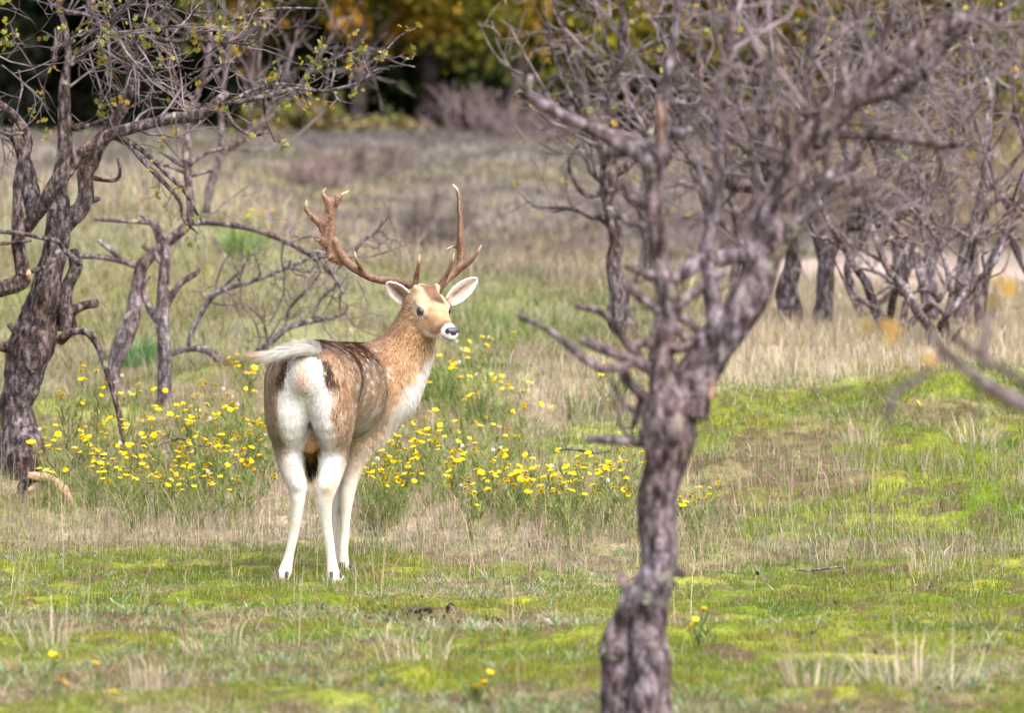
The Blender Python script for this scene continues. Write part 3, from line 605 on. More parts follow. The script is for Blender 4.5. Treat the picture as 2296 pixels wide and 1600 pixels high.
def front_tree():
    r = np.random.default_rng(23); d = 12.0; base = gpt(1431, d)
    tr = [[(1440, 1665, 52), (1440, 1600, 46), (1440, 1540, 46), (1448, 1480, 44), (1452, 1420, 42), (1455, 1360, 40), (1458, 1310, 38), (1466, 1270, 38), (1470, 1230, 39), (1470, 1190, 42), (1475, 1130, 46), (1484, 1090, 43), (1494, 1040, 45), (1500, 1000, 54), (1506, 965, 62), (1512, 925, 62), (1515, 885, 56), (1500, 850, 38), (1482, 800, 28), (1482, 755, 26), (1489, 710, 24), (1492, 658, 22), (1480, 600, 20), (1471, 540, 22), (1465, 463, 20), (1470, 370, 19), (1486, 288, 17), (1482, 221, 14), (1497, 165, 11), (1512, 103, 8), (1520, 20, 6), (1512, -40, 4)],
          [(1375, 1640, 20), (1378, 1590, 26), (1382, 1540, 30), (1385, 1490, 32), (1388, 1450, 34), (1400, 1410, 28), (1422, 1365, 26), (1440, 1320, 24)],
          [(1540, 930, 40), (1560, 870, 42), (1590, 820, 38), (1625, 760, 36), (1662, 705, 36), (1692, 650, 35), (1710, 600, 35), (1722, 545, 36), (1726, 489, 38), (1748, 430, 36), (1775, 370, 33), (1800, 320, 32), (1830, 285, 30), (1870, 252, 27), (1955, 172, 24), (2058, 103, 21), (2135, 55, 16), (2200, 42, 10), (2253, 41, 5)]]
    br = [[(1388, 1455, 16), (1362, 1450, 13), (1345, 1448, 7)], [(1478, 1285, 10), (1505, 1278, 9), (1535, 1292, 6)], [(1405, 1350, 7), (1400, 1320, 5), (1395, 1284, 3)], [(1478, 1280, 6), (1510, 1310, 4), (1520, 1320, 2)],
          [(1478, 400, 15), (1440, 357, 13), (1363, 309, 12), (1260, 257, 10), (1183, 216, 8), (1158, 211, 5)], [(1190, 218, 6), (1184, 195, 5), (1191, 170, 4)], [(1236, 247, 5), (1228, 225, 4), (1226, 208, 3)],
          [(1500, 300, 12), (1520, 300, 10), (1550, 290, 7)], [(1470, 345, 12), (1440, 330, 9), (1405, 318, 6)],
          [(1830, 330, 16), (1903, 247, 14), (1970, 215, 13), (2032, 190, 11), (2085, 140, 10), (2135, 87, 8), (2210, 45, 6), (2300, -5, 4)],
          [(1712, 585, 18), (1663, 573, 15), (1603, 582, 14), (1558, 595, 13), (1525, 617, 12), (1496, 628, 12), (1465, 616, 10), (1430, 608, 8), (1400, 596, 5)],
          [(1700, 580, 14), (1753, 545, 14), (1800, 480, 14), (1852, 405, 13), (1895, 375, 11), (1930, 358, 7)],
          [(1600, 582, 12), (1586, 560, 12), (1592, 520, 12), (1606, 463, 12), (1610, 400, 11), (1610, 334, 11), (1614, 250, 10), (1620, 180, 10), (1634, 90, 9), (1646, 0, 8), (1650, -40, 6)],
          [(1605, 740, 20), (1600, 700, 17), (1594, 660, 16), (1590, 620, 14), (1586, 590, 12)],
          [(1500, 712, 10), (1525, 680, 10), (1558, 658, 10), (1600, 628, 9), (1630, 608, 7)], [(1540, 765, 11), (1498, 718, 10), (1468, 694, 9), (1430, 664, 8), (1400, 640, 5)], [(1440, 668, 7), (1420, 650, 6), (1408, 622, 4)],
          [(1440, 800, 11), (1402, 762, 9), (1378, 730, 8), (1345, 702, 7), (1292, 688, 6)],
          [(1470, 830, 14), (1410, 803, 11), (1363, 787, 10), (1300, 763, 8)], [(1420, 806, 9), (1385, 822, 8), (1345, 826, 8), (1300, 800, 8), (1240, 748, 7), (1200, 725, 6), (1162, 712, 5)],
          [(1462, 910, 14), (1447, 896, 11), (1423, 872, 10), (1403, 845, 10), (1404, 808, 9)], [(1470, 1000, 12), (1439, 993, 10), (1383, 987, 8), (1340, 985, 7), (1312, 984, 4)],
          [(1420, 780, 8), (1440, 768, 11), (1483, 776, 12), (1530, 783, 13), (1570, 760, 12), (1605, 742, 11), (1635, 722, 8)], [(1600, 800, 12), (1650, 772, 8), (1678, 742, 4)],
          [(1775, 380, 8), (1759, 329, 7), (1765, 270, 6), (1770, 221, 4)], [(1830, 300, 12), (1812, 255, 10), (1795, 200, 6)], [(1843, 310, 9), (1850, 350, 9), (1858, 402, 6)], [(1842, 262, 8), (1830, 230, 6), (1823, 215, 4)],
          [(1850, 300, 10), (1900, 302, 8), (2006, 309, 8), (2109, 324, 7), (2186, 322, 4)], [(1590, 540, 8), (1586, 437, 8), (1572, 380, 7), (1567, 352, 4)],
          [(1722, 520, 10), (1700, 450, 8), (1690, 380, 7), (1680, 340, 3)], [(1735, 470, 8), (1770, 440, 7), (1780, 400, 4)], [(1470, 520, 9), (1420, 500, 7), (1365, 478, 5)], [(1460, 470, 8), (1410, 440, 6), (1390, 400, 4)],
          [(1486, 700, 10), (1540, 720, 8), (1580, 760, 7)], [(1955, 172, 8), (1975, 110, 6), (1985, 60, 5), (2010, 0, 3)], [(2058, 103, 7), (2045, 40, 5), (2040, -20, 3)], [(2000, 150, 6), (2060, 170, 5), (2110, 190, 3)],
          [(1440, 880, 9), (1420, 950, 5), (1412, 965, 3)], [(1425, 930, 5), (1395, 900, 4), (1372, 850, 2)]]
    t, cv = make_tree('hawthorn_tree', 'dead grey hawthorn in front with knobbly trunk and broken crooked branches', base, MAT['bark_front'], d, tr, br, None, 30, .26, .012, 9, freq=13, bw=1.12)
    wh = lambda p: (pyof(p) < 620) and pxof(p) > 1440
    lv = grow_twigs(seeds_on(cv[2:], 60, r, .26, .0030, .006, .25, .2, where=wh), 3, r, 6, .24, .02, .58, (2, 4), (.5, 1.2), .0012)
    tag(obj('twigs', twig_mesh(lv, base).mesh('twigs'), MAT['twig'], t), kind='stuff')
    lv2 = grow_twigs(seeds_on(cv, 60, r, .08, .0015, .003, .1), 2, r, 5, .3, .0, .6, (1, 2)); tag(obj('twigs', twig_mesh(lv2, base).mesh('twigs'), MAT['twig'], t), kind='stuff')
    # red-brown bare wood where bark has gone
    for k, q in enumerate([[(1497, 1150, 4), (1502, 1190, 7), (1500, 1230, 7), (1494, 1262, 4)], [(1478, 330, 4), (1484, 290, 7), (1480, 250, 7), (1478, 215, 4)], [(1588, 905, 4), (1592, 880, 7), (1598, 850, 5)]]):
        g = Geo(base); limb(g, [[*at(a, b, d - .028), c / FPX * d] for a, b, c in q], 10, .01, .2, 40 + k); obj('bare_wood', g.mesh('bare_wood'), MAT['redwood'], t)
MAT['redwood'] = plain('bare_red_wood', (.36, .23, .18), .8, .2, (.13, .07, .06), 40)

def back_thicket():
    r = np.random.default_rng(24)
    spec = [  # label, distance, trunk rows, branches
      ('dark leaning hawthorn trunk behind the foreground branches, left of the thicket', 27.5, [[(1405, 770, 36), (1400, 735, 32), (1390, 690, 27), (1383, 620, 22), (1376, 540, 19), (1370, 470, 21), (1364, 410, 24), (1355, 350, 20), (1335, 290, 14), (1305, 215, 10), (1285, 140, 7), (1262, 60, 5)]],
         [[(1362, 390, 12), (1375, 320, 11), (1372, 230, 10), (1390, 120, 8), (1395, 0, 5)], [(1366, 430, 8), (1320, 440, 6), (1290, 410, 5), (1275, 360, 4), (1300, 320, 2)], [(1366, 400, 8), (1430, 350, 8), (1470, 260, 7), (1500, 150, 5), (1510, 20, 3)], [(1370, 470, 6), (1330, 490, 5), (1290, 470, 3)], [(1340, 300, 7), (1290, 230, 5), (1250, 150, 4), (1230, 60, 3)], [(1300, 210, 6), (1270, 120, 5), (1260, 30, 3)]]),
      ('thick dark hawthorn trunk, left one of a close pair in dry grass', 28.6, [[(1768, 750, 34), (1766, 720, 31), (1768, 660, 27), (1782, 590, 24), (1770, 500, 22), (1740, 430, 22), (1722, 350, 24), (1716, 270, 20), (1705, 180, 15), (1690, 80, 10), (1680, -20, 6)]],
         [[(1722, 350, 14), (1670, 260, 11), (1640, 160, 9), (1620, 40, 6)], [(1716, 260, 12), (1780, 170, 9), (1830, 70, 7), (1850, -20, 4)], [(1740, 430, 10), (1650, 420, 8), (1570, 380, 6), (1500, 300, 4)], [(1770, 500, 10), (1850, 440, 9), (1920, 350, 7), (1960, 240, 5)]]),
      ('thick dark hawthorn trunk, right one of a close pair in dry grass', 28.2, [[(1836, 740, 31), (1838, 712, 28), (1848, 640, 22), (1858, 580, 20), (1890, 520, 16), (1930, 470, 13), (1980, 400, 10), (2020, 310, 8), (2040, 200, 6), (2050, 80, 4)]],
         [[(1855, 600, 13), (1830, 520, 12), (1800, 440, 11), (1790, 330, 9), (1810, 200, 7), (1830, 80, 4)], [(1900, 510, 9), (1985, 500, 8), (2050, 470, 6), (2100, 420, 4)], [(1980, 400, 6), (1950, 310, 5), (1930, 200, 4)]]),
      ('thin zigzag hawthorn stem before the pale track', 27.8, [[(1930, 715, 12), (1925, 690, 11), (1912, 645, 11), (1898, 600, 11), (1918, 560, 10), (1940, 520, 10), (1955, 450, 8), (1975, 380, 6), (2010, 290, 4)]], [[(1918, 560, 6), (1880, 520, 5), (1850, 470, 4)], [(1945, 500, 6), (2010, 470, 5), (2060, 490, 4), (2100, 470, 3)]]),
      ('crooked hawthorn bough arching down to the dry grass', 28.5, [[(1958, 705, 9), (1962, 690, 8), (2000, 655, 8), (2030, 625, 8), (2050, 590, 8), (2090, 575, 9), (2110, 540, 9), (2100, 500, 8), (2070, 470, 7), (2030, 430, 5)]], [[(2030, 625, 5), (2000, 600, 5), (1950, 570, 4), (1900, 545, 3)]]),
      ('violet grey hawthorn with several upright forked stems', 27.2, [[(2085, 715, 18), (2080, 690, 16), (2070, 640, 14), (2060, 590, 12), (2040, 545, 10), (2010, 510, 9), (1985, 480, 7), (1960, 470, 4)], [(2090, 715, 12), (2094, 650, 11), (2085, 570, 10), (2070, 500, 9), (2064, 430, 8), (2060, 360, 6), (2058, 300, 3)]],
         [[(2066, 450, 7), (2110, 400, 6), (2140, 340, 5), (2150, 280, 3)], [(2080, 540, 7), (2120, 480, 6), (2150, 430, 5)], [(2064, 430, 5), (2040, 380, 4), (2030, 330, 3)]]),
      ('tall pale hawthorn with bare bleached stem and forked top', 27.4, [[(2150, 730, 24), (2148, 700, 20), (2150, 640, 18), (2165, 560, 17), (2190, 490, 16), (2205, 420, 14), (2212, 350, 12), (2216, 280, 10), (2222, 220, 9), (2205, 170, 7), (2185, 120, 5), (2165, 60, 3)], [(2200, 735, 14), (2196, 690, 13), (2188, 620, 12), (2182, 550, 11)]],
         [[(2220, 230, 7), (2228, 160, 7), (2240, 125, 6), (2245, 108, 4)], [(2212, 340, 6), (2190, 280, 5), (2175, 210, 4), (2165, 130, 3)], [(2200, 440, 6), (2235, 410, 6), (2270, 370, 5), (2300, 330, 4)], [(2185, 500, 8), (2120, 540, 7), (2080, 620, 6), (2060, 650, 4)], [(2190, 480, 7), (2250, 440, 6), (2300, 470, 5)]]),
      ('leaning hawthorn at the thicket end with a dark forked bough', 28.0, [[(2196, 730, 15), (2200, 690, 13), (2215, 610, 11), (2245, 550, 12), (2270, 500, 13), (2296, 450, 13), (2330, 390, 10), (2350, 300, 8)]],
         [[(2260, 520, 9), (2280, 560, 8), (2300, 610, 6), (2330, 660, 5)], [(2275, 490, 8), (2240, 430, 6), (2200, 400, 4)], [(2330, 390, 6), (2290, 300, 5), (2270, 200, 4), (2280, 80, 3)]]),
      ('dense twiggy hawthorn far behind the close pair of trunks', 33.0, [[(1640, 660, 14), (1650, 600, 13), (1655, 520, 12), (1640, 430, 11), (1650, 330, 9), (1640, 220, 7), (1660, 100, 5)]], [[(1650, 540, 9), (1580, 450, 8), (1540, 330, 6), (1530, 200, 4)], [(1655, 500, 9), (1720, 400, 8), (1760, 270, 6), (1770, 120, 4)], [(1650, 330, 7), (1580, 220, 6), (1560, 80, 4)], [(1640, 430, 7), (1700, 300, 6), (1720, 100, 4)]]),
      ('dense twiggy hawthorn far behind the bleached forked stem', 33.5, [[(2000, 640, 14), (2010, 580, 12), (2000, 480, 11), (2020, 380, 9), (2010, 260, 7), (2030, 130, 5), (2020, 20, 3)]], [[(2005, 540, 8), (1930, 420, 7), (1880, 290, 6), (1870, 150, 4)], [(2000, 480, 8), (2090, 380, 7), (2140, 250, 6), (2160, 100, 4)], [(2020, 380, 7), (2080, 270, 6), (2230, 180, 5), (2290, 60, 3)], [(2010, 260, 6), (1950, 150, 5), (1940, 20, 3)]]),
      ('blurred twiggy hawthorn behind the left leaning trunk', 34.0, [[(1450, 640, 13), (1455, 560, 12), (1440, 470, 11), (1450, 370, 9), (1440, 250, 7), (1450, 120, 5)]], [[(1450, 500, 8), (1380, 400, 7), (1330, 280, 6), (1300, 120, 4)], [(1450, 420, 8), (1520, 320, 7), (1560, 200, 5), (1570, 60, 3)], [(1440, 300, 6), (1400, 180, 5), (1390, 40, 3)], [(1380, 330, 5), (1320, 240, 4), (1290, 120, 3)]])]
    for i, (lab, d, tr, br) in enumerate(spec):
        base = gpt(tr[0][0][0], d); tr = [[(q[0], q[1], q[2] * .84) for q in rows] for rows in tr]
        t, cv = make_tree('hawthorn_tree', lab, base, MAT['bark_grey'] if i in (5, 6, 3) else MAT['bark'], d, tr, br, 'bare hawthorns of the thicket on the dry bank', 16, .18, .035, 20 + i, bw=1.0)
        big = i in (0, 1, 2, 8, 9, 10)
        sd = seeds_on(cv, 17 if big else 10, r, (.6 if i in (0, 10) else .95) if big else .55, .008, .016, .35, .3, where=lambda p: pyof(p) < 520 and pxof(p) > 1340)
        lv = grow_twigs(sd, 3, r, 6, .24, .03, .58, (3, 4), (.5, 1.1), .0026)
        tag(obj('twigs', twig_mesh(lv, base).mesh('twigs'), MAT['twig'], t), kind='stuff')
        tips = lv[-1][0][:, -1]; tips = tips[r.random(len(tips)) < (.20 if big else .10)]; tips = np.repeat(tips, 2, 0) + r.normal(0, .02, (len(tips) * 2, 3))
        if len(tips):
            cl = np.asarray(YEL)[r.integers(0, 5, len(tips))]; tag(obj('foliage', leaf_geo(tips, .036, cl, base, r).mesh('foliage', False), MAT['leaf'], t), kind='stuff')

def stem_clusters():
    r = np.random.default_rng(77)
    for i, (px, py, d, n, lab) in enumerate(((1985, 712, 26.0, 4, 'tangled multi-stemmed hawthorn right of the zigzag stem'), (2110, 718, 25.4, 5, 'tangled multi-stemmed lilac grey hawthorn under the bleached stem'))):
        tr = []; br = []
        for k in range(n):
            x = px + r.normal(0, 22); y = float(pyof(gpt(x, d))) + 14; w0 = r.uniform(7, 14); rows = [(x, y, w0)]; dx = r.normal(0, 14)
            for j in range(9): x += dx + r.normal(0, 9); y -= r.uniform(35, 58); dx += r.normal(0, 7); w0 *= .88; rows.append((x, y, w0, r.normal(0, .1)))
            tr.append(rows)
            for _ in range(3):
                j = r.integers(2, 8); q = rows[j]; s = r.choice((-1, 1)); br.append([(q[0], q[1], q[2] * .7), (q[0] + s * 35, q[1] - 22, q[2] * .55), (q[0] + s * 70 + r.normal(0, 15), q[1] - 30 + r.normal(0, 30), q[2] * .4), (q[0] + s * 105, q[1] - 60 + r.normal(0, 45), q[2] * .2)])
        base = gpt(px, d)
        t, cv = make_tree('hawthorn_tree', lab, base, MAT['bark_grey'], d, tr, br, 'bare hawthorns of the thicket on the dry bank', 12, .18, .035, 70 + i)
        lv = grow_twigs(seeds_on(cv, 12, r, .34, .003, .006, .2, .3, where=lambda p: pyof(p) < 600), 2, r, 6, .3, .02, .6, (2, 4), tipr=.002); tag(obj('twigs', twig_mesh(lv, base).mesh('twigs'), MAT['twig'], t), kind='stuff')

def near_branch():
    """a hawthorn standing just outside the view on the right, two boughs reaching in"""
    r = np.random.default_rng(25); d = 8.2; base = gpt(2900, d)
    tr = [[(2900, 2120, 60), (2890, 1800, 55), (2860, 1500, 50), (2840, 1250, 42), (2860, 1000, 34), (2900, 700, 24), (2880, 300, 16), (2900, -100, 9)]]
    br = [[(2845, 1260, 26), (2700, 1130, 22), (2520, 1020, 20), (2400, 960, 18), (2296, 912, 17), (2220, 868, 15), (2160, 825, 13), (2110, 775, 10), (2075, 735, 6)],
          [(2500, 1010, 12), (2400, 930, 11), (2320, 880, 10), (2260, 835, 10), (2200, 800, 10), (2150, 765, 9), (2120, 742, 5)], [(2215, 830, 10), (2205, 790, 11), (2218, 720, 9), (2228, 680, 5)],
          [(2120, 790, 6), (2060, 850, 6), (2010, 880, 7), (1990, 930, 6), (1985, 950, 3)], [(2860, 1000, 18), (2700, 900, 12), (2500, 860, 8), (2360, 850, 4)]]
    t, cv = make_tree('hawthorn_tree', 'strongly blurred near hawthorn bough reaching in over the dry bank', base, MAT['bark_grey'], d, tr, br, None, 16, .2, .02, 41)
    tips = np.array([at(x, y, d + dd) for x, y, dd in ((1950, 735, .1), (1975, 742, .05), (1995, 735, .1), (2085, 795, 0), (2095, 805, 0), (2245, 625, 0), (2250, 632, .05), (2238, 672, 0), (2010, 745, .1))]); tips = np.repeat(tips, 2, 0) + r.normal(0, .008, (18, 3))
    # stalks tie these few leaves to the bough
    g = Geo(base)
    for a, b in (((2110, 775), (1950, 735)), ((2110, 775), (2000, 738)), ((2150, 815), (2088, 798)), ((2226, 690), (2246, 628)), ((2226, 690), (2238, 672))):
        limb(g, [[*at(*a, d), .002], [*at((a[0] + b[0]) / 2, (a[1] + b[1]) / 2 - 6, d), .0015], [*at(*b, d + .05), .0012]], 5, .02, .1, 3)
    tag(obj('twigs', g.mesh('twigs'), MAT['twig'], t), kind='stuff')
    tag(obj('foliage', leaf_geo(tips, .022, np.tile(A(.62, .36, .06), (18, 1)), base, r).mesh('foliage', False), MAT['leaf'], t), kind='stuff')

if want('trees'):
    left_tree(); slender_trees(); front_tree(); back_thicket(); stem_clusters(); near_branch()

# ------------------------------------------------------------------ fallen wood
def stick(name, label, rows, mats, d=None, K=10, cat='branch', lift=0.0):
    d0 = d or ground_at(rows[0][0], rows[0][1]); base = gpt(rows[0][0], d0); t = thing(name, base, label, cat)
    g = Geo(base); limb(g, ctrl(rows, d0), K, .012, .22, int(rows[0][0]), freq=14); obj('bark', g.mesh('bark'), mats[0], t); return t, base, d0
if want('wood'):
    t, b, d = stick('fallen_branch', 'torn fallen branch with pale orange inner wood at the trunk foot', [(40, 1140, 6), (43, 1118, 8), (50, 1096, 11, .02), (70, 1076, 12, .03), (92, 1072, 11, .03), (120, 1078, 9, .03)], (MAT['bark'],), 20.5, 12)
    for k, (ox, oy, w0) in enumerate(((0, 0, 1.0), (2, 3, .75))):
        rw = [(60 + ox, 1064 + oy, 5 * w0), (72 + ox, 1067 + oy, 8 * w0), (95 + ox, 1070 + oy, 9 * w0), (120 + ox, 1078 + oy, 8 * w0), (140 + ox, 1094 + oy, 9 * w0), (152 + ox, 1114 + oy, 8 * w0), (160 + ox, 1136 + oy, 6 * w0), (164 + ox, 1156 + oy, 5 * w0)]
        g = Geo(b); limb(g, ctrl(rw, d - .02 - .004 * k), 9, .006, .5, 8 + k, freq=26); obj('torn_wood', g.mesh('torn_wood'), MAT['wood'], t)
    g = Geo(b); limb(g, ctrl([(64, 1108, 3), (68, 1098, 6), (74, 1094, 3)], d - .05), 8, .006, .2, 9); obj('torn_wood', g.mesh('torn_wood'), MAT['wood'], t)
    t, b, d = stick('fallen_twig', 'grey fallen twig bent over among the yellow flowers', [(140, 1078, 3), (170, 1040, 4), (200, 1022, 4, .05), (240, 1024, 4, .05), (268, 1046, 2, .05)], (MAT['bark_grey'],), 21.0, 7)
    g = Geo(b); limb(g, ctrl([(184, 1094, 3), (205, 1076, 4), (228, 1058, 4), (242, 1050, 3)], d), 7, .01, .2, 9); obj('side_twig', g.mesh('side_twig'), MAT['bark_grey'], t)
    g = Geo(b); limb(g, ctrl([(190, 1024, 3), (215, 1040, 3), (240, 1052, 2)], d), 6, .01, .2, 10); obj('side_twig', g.mesh('side_twig'), MAT['bark_grey'], t)
    stick('fallen_twig', 'thin pale twig arched over the flowers beside the deer', [(345, 1005, 2), (372, 992, 3), (408, 984, 3), (440, 998, 3), (470, 1003, 1.5)], (MAT['bark_grey'],), 21.0, 6)
    t, b, d = stick('fallen_twig', 'broken pale lichen twig bent at right angle on the moss', [(1785, 1279, 2), (1815, 1281, 3, .03), (1850, 1276, 3, .05), (1888, 1272, 2.5, .05)], (MAT['bark_grey'],), 18.4, 7)
    g = Geo(b); limb(g, ctrl([(1890, 1268, 2.5, .05), (1893, 1290, 2.5, .03), (1890, 1312, 2)], d), 6, .01, .2, 10); obj('side_twig', g.mesh('side_twig'), MAT['bark_grey'], t)
    stick('fallen_twig', 'dark twig lying in moss before the green tuft', [(1240, 1012, 2), (1280, 1008, 3), (1330, 1016, 3), (1370, 1012, 2)], (MAT['bark'],), 21.4, 6)
# ------------------------------------------------------------------ ragwort: stem, leaves, yellow heads, some gone to seed
MAT['petal'] = attr_mat('ragwort_petal', .55, .2, .25)
MAT['stem'] = attr_mat('ragwort_stem', .7, .2, .15)
def head_mesh(seed, n_ray=13, R=.0165):
    r = np.random.default_rng(seed); V = []; F = []; C = []
    for k in range(n_ray):
        a = k / n_ray * 2 * np.pi + r.normal(0, .06); l = R * (.88 + .24 * r.random()); dz = -.002 + .004 * r.random() - .002 * (seed % 3); w_ = .0040
        c, s = math.cos(a), math.sin(a); b = len(V)
        for rr, hw, z in ((.003, .0010, .001), (l * .6, w_, .0016 + dz * .4), (l * .92, w_ * .75, dz), (l * .92, -w_ * .75, dz), (l * .6, -w_, .0016 + dz * .4), (.003, -.0010, .001)):
            V.append((c * rr - s * hw, s * rr + c * hw, z)); C.append((.85, .62, .0))
        V.append((c * l, s * l, dz * 1.1)); C.append((.80, .62, .0)); F += [(b, b + 1, b + 4, b + 5), (b + 1, b + 2, b + 3, b + 4), (b + 2, b + 6, b + 3, b + 3)]
    b = len(V); m = 8
    for j, (rr, z) in enumerate(((.0048, .0008), (.0040, .0034), (.0018, .0042))):
        for k in range(m):
            a = k / m * 2 * np.pi; V.append((math.cos(a) * rr, math.sin(a) * rr, z)); C.append((.62, .36, .0))
    for j in range(2):
        for k in range(m): F.append((b + j * m + k, b + j * m + (k + 1) % m, b + (j + 1) * m + (k + 1) % m, b + (j + 1) * m + k))
    # green cup underneath
    b = len(V)
    for rr, z in ((.0046, .0006), (.0040, -.005), (.0010, -.008)):
        for k in range(6):
            a = k / 6 * 2 * np.pi; V.append((math.cos(a) * rr, math.sin(a) * rr, z)); C.append((.13, .18, .03))
    for j in range(2):
        for k in range(6): F.append((b + j * 6 + (k + 1) % 6, b + j * 6 + k, b + (j + 1) * 6 + k, b + (j + 1) * 6 + (k + 1) % 6))
    F = np.array(F); tri = F[F[:, 2] == F[:, 3]][:, :3]; quad = F[F[:, 2] != F[:, 3]]
    return mesh_np('flower_head', np.array(V), [quad, tri], np.array(C), False)
def seed_mesh(seed):
    r = np.random.default_rng(seed); n = 70; d = norm(r.normal(0, 1, (n, 3)) + A(0, 0, .25)); P = d * .003; T = d * (.0095 + .003 * r.random((n, 1)))
    s = norm(np.cross(d, r.normal(0, 1, (n, 3)))) * .0011
    V = np.stack([P - s * .4, P + s * .4, T + s * 2.2, T - s * 2.2], 1).reshape(-1, 3); F = (np.arange(n) * 4)[:, None] + [[0, 1, 2, 3]]
    return mesh_np('seed_head', V, F, np.tile(A(.78, .75, .70), (len(V), 1)), False)
def build_flowers():
    r = np.random.default_rng(31)
    heads = [head_mesh(k) for k in range(5)]; seeds_ = [seed_mesh(k) for k in range(2)]
    spent = head_mesh(7, 9, .009); m_ = spent.attributes['Col']; cc = np.empty(len(m_.data) * 4, np.float32); m_.data.foreach_get('color', cc); cc = cc.reshape(-1, 4); cc[:, :3] *= (.62, .45, 1); m_.data.foreach_set('color', cc.ravel()); spent.materials.append(MAT['petal'])
    for m in heads: m.materials.append(MAT['petal'])
    for m in seeds_: m.materials.append(MAT['petal'])
    # boxes of blossom: x0,x1,y0,y1, number, share gone to seed, plant height, group
    L = ('yellow ragwort blooming between the gnarled trunk and the deer', 'ragwort between trunk and deer')
    R_ = ('yellow ragwort blooming in dry grass between deer and foreground trunk', 'ragwort between deer and foreground trunk')
    H_ = ('ragwort with white seed heads and yellow blooms beyond the deer', 'ragwort gone partly to seed beyond the deer')
    boxes = [(130, 185, 852, 880, 7, 0, .30, ('ragwort blooming beyond the drooping broken branch, highest on the slope', 'ragwort blooming beyond the drooping broken branch')), (205, 290, 835, 900, 9, .1, .30, ('ragwort blooming behind the drooping broken branch', 'ragwort blooming behind the drooping broken branch')), (135, 300, 925, 1000, 26, .03, .24, ('ragwort blooming beside the gnarled trunk, upslope of the bent grey twig', 'ragwort blooming beside the gnarled trunk')), (110, 300, 1000, 1062, 30, .03, .20, ('ragwort blooming low around the bent grey fallen twig', 'ragwort blooming low around the bent grey fallen twig')), (290, 460, 1000, 1078, 58, .03, .20, ('dense low ragwort blooming right of the bent grey fallen twig', 'dense low ragwort blooming right of the bent grey fallen twig')),
             (380, 600, 885, 960, 46, .03, .24, ('ragwort blooming upslope beside the hind quarters of the deer', 'ragwort blooming upslope beside the hind quarters of the deer')), (400, 600, 955, 1065, 44, .02, .22, ('low ragwort blooming beside the hind legs of the deer', 'low ragwort blooming beside the hind legs of the deer')), (505, 600, 808, 850, 14, 0, .26, ('ragwort blooming under the arched dead limb by the tail', 'ragwort blooming under the arched dead limb by the tail')), (325, 420, 940, 1000, 12, .05, .22, ('ragwort blooming below the short upright stump', 'ragwort blooming below the short upright stump')),
             (818, 905, 975, 1062, 52, .05, .22, ('ragwort blooming directly beside the forelegs of the deer', 'ragwort blooming directly beside the forelegs of the deer')), (870, 1010, 1000, 1100, 22, .04, .2, ('ragwort blooming sparsely right of the forelegs', 'ragwort blooming sparsely right of the forelegs')), (985, 1150, 775, 880, 34, .12, .32, H_), (930, 1180, 925, 1000, 34, .05, .24, ('ragwort blooming on mossy ground below the seed heads', 'ragwort blooming on mossy ground below the seed heads')), (1040, 1290, 1035, 1112, 88, .05, .20, ('dense low ragwort carpet in dry grass left of the foreground trunk', 'dense low ragwort carpet in dry grass left of the foreground trunk')),
             (1270, 1450, 1008, 1095, 48, .05, .22, ('ragwort blooming close against the left side of the foreground trunk', 'ragwort blooming close against the left side of the foreground trunk')), (1528, 1578, 1065, 1122, 9, 0, .18, ('ragwort blooming close against the right side of the foreground trunk', 'ragwort blooming close against the right side of the foreground trunk')), (895, 935, 905, 985, 5, 0, .24, ('ragwort blooming under the chest of the deer', 'ragwort blooming under the chest of the deer')), (1030, 1110, 765, 800, 8, .45, .34, ('tall ragwort gone to white seed behind the neck of the deer', 'tall ragwort gone to white seed behind the neck of the deer')), (1290, 1470, 770, 830, 8, 0, .26, ('few ragwort blooms in dry grass behind the lower broken boughs', 'ragwort behind the foreground trunk'))]
    plants = []
    for x0, x1, y0, y1, n, sd, hh, lab in boxes:
        n = int(n * 1.8); m = max(1, int(round(n / 7.0)))
        cx = x0 + (x1 - x0) * (np.arange(m) + r.random(m)) / m; cy = y0 + (y1 - y0) * r.random(m)
        for k in range(m): plants.append((cx[k], cy[k], max(3, int(n / m + r.integers(-2, 3))), sd, hh * (.85 + .3 * r.random()), lab, 36, 16))
    for px, py, n, hh, lab in ((1045, 1522, 4, .07, 'lone ragwort with a flat yellow cluster near the foreground trunk'), (1108, 1500, 2, .10, 'small ragwort with two blooms beside the lone flat cluster'), (137, 1518, 1, .12, 'single open yellow bloom on a short stalk in the moss, upper one'), (140, 1588, 1, .10, 'single round yellow bloom on a short stalk in the moss, lower one'),
                               (215, 1505, 1, .10, 'tiny orange yellow bloom beside the straw tuft'), (258, 1548, 1, .10, 'tiny single yellow bloom in low straw'), (95, 1474, 2, .10, 'small flat ragwort bloom beside thin straw'), (1575, 1386, 4, .10, 'small ragwort with scattered blooms right of the trunk'),
                               (2018, 900, 3, .16, 'small orange ragwort blooms on the bright green bank'), (560, 470, 5, .25, 'blurred yellow ragwort on the slope left of the antlers'), (600, 475, 5, .25, 'blurred yellow ragwort on the slope under the violet sapling')):
        plants.append((px, py, n, 0, hh, (lab, None), 20 if n > 1 else 1, 8))
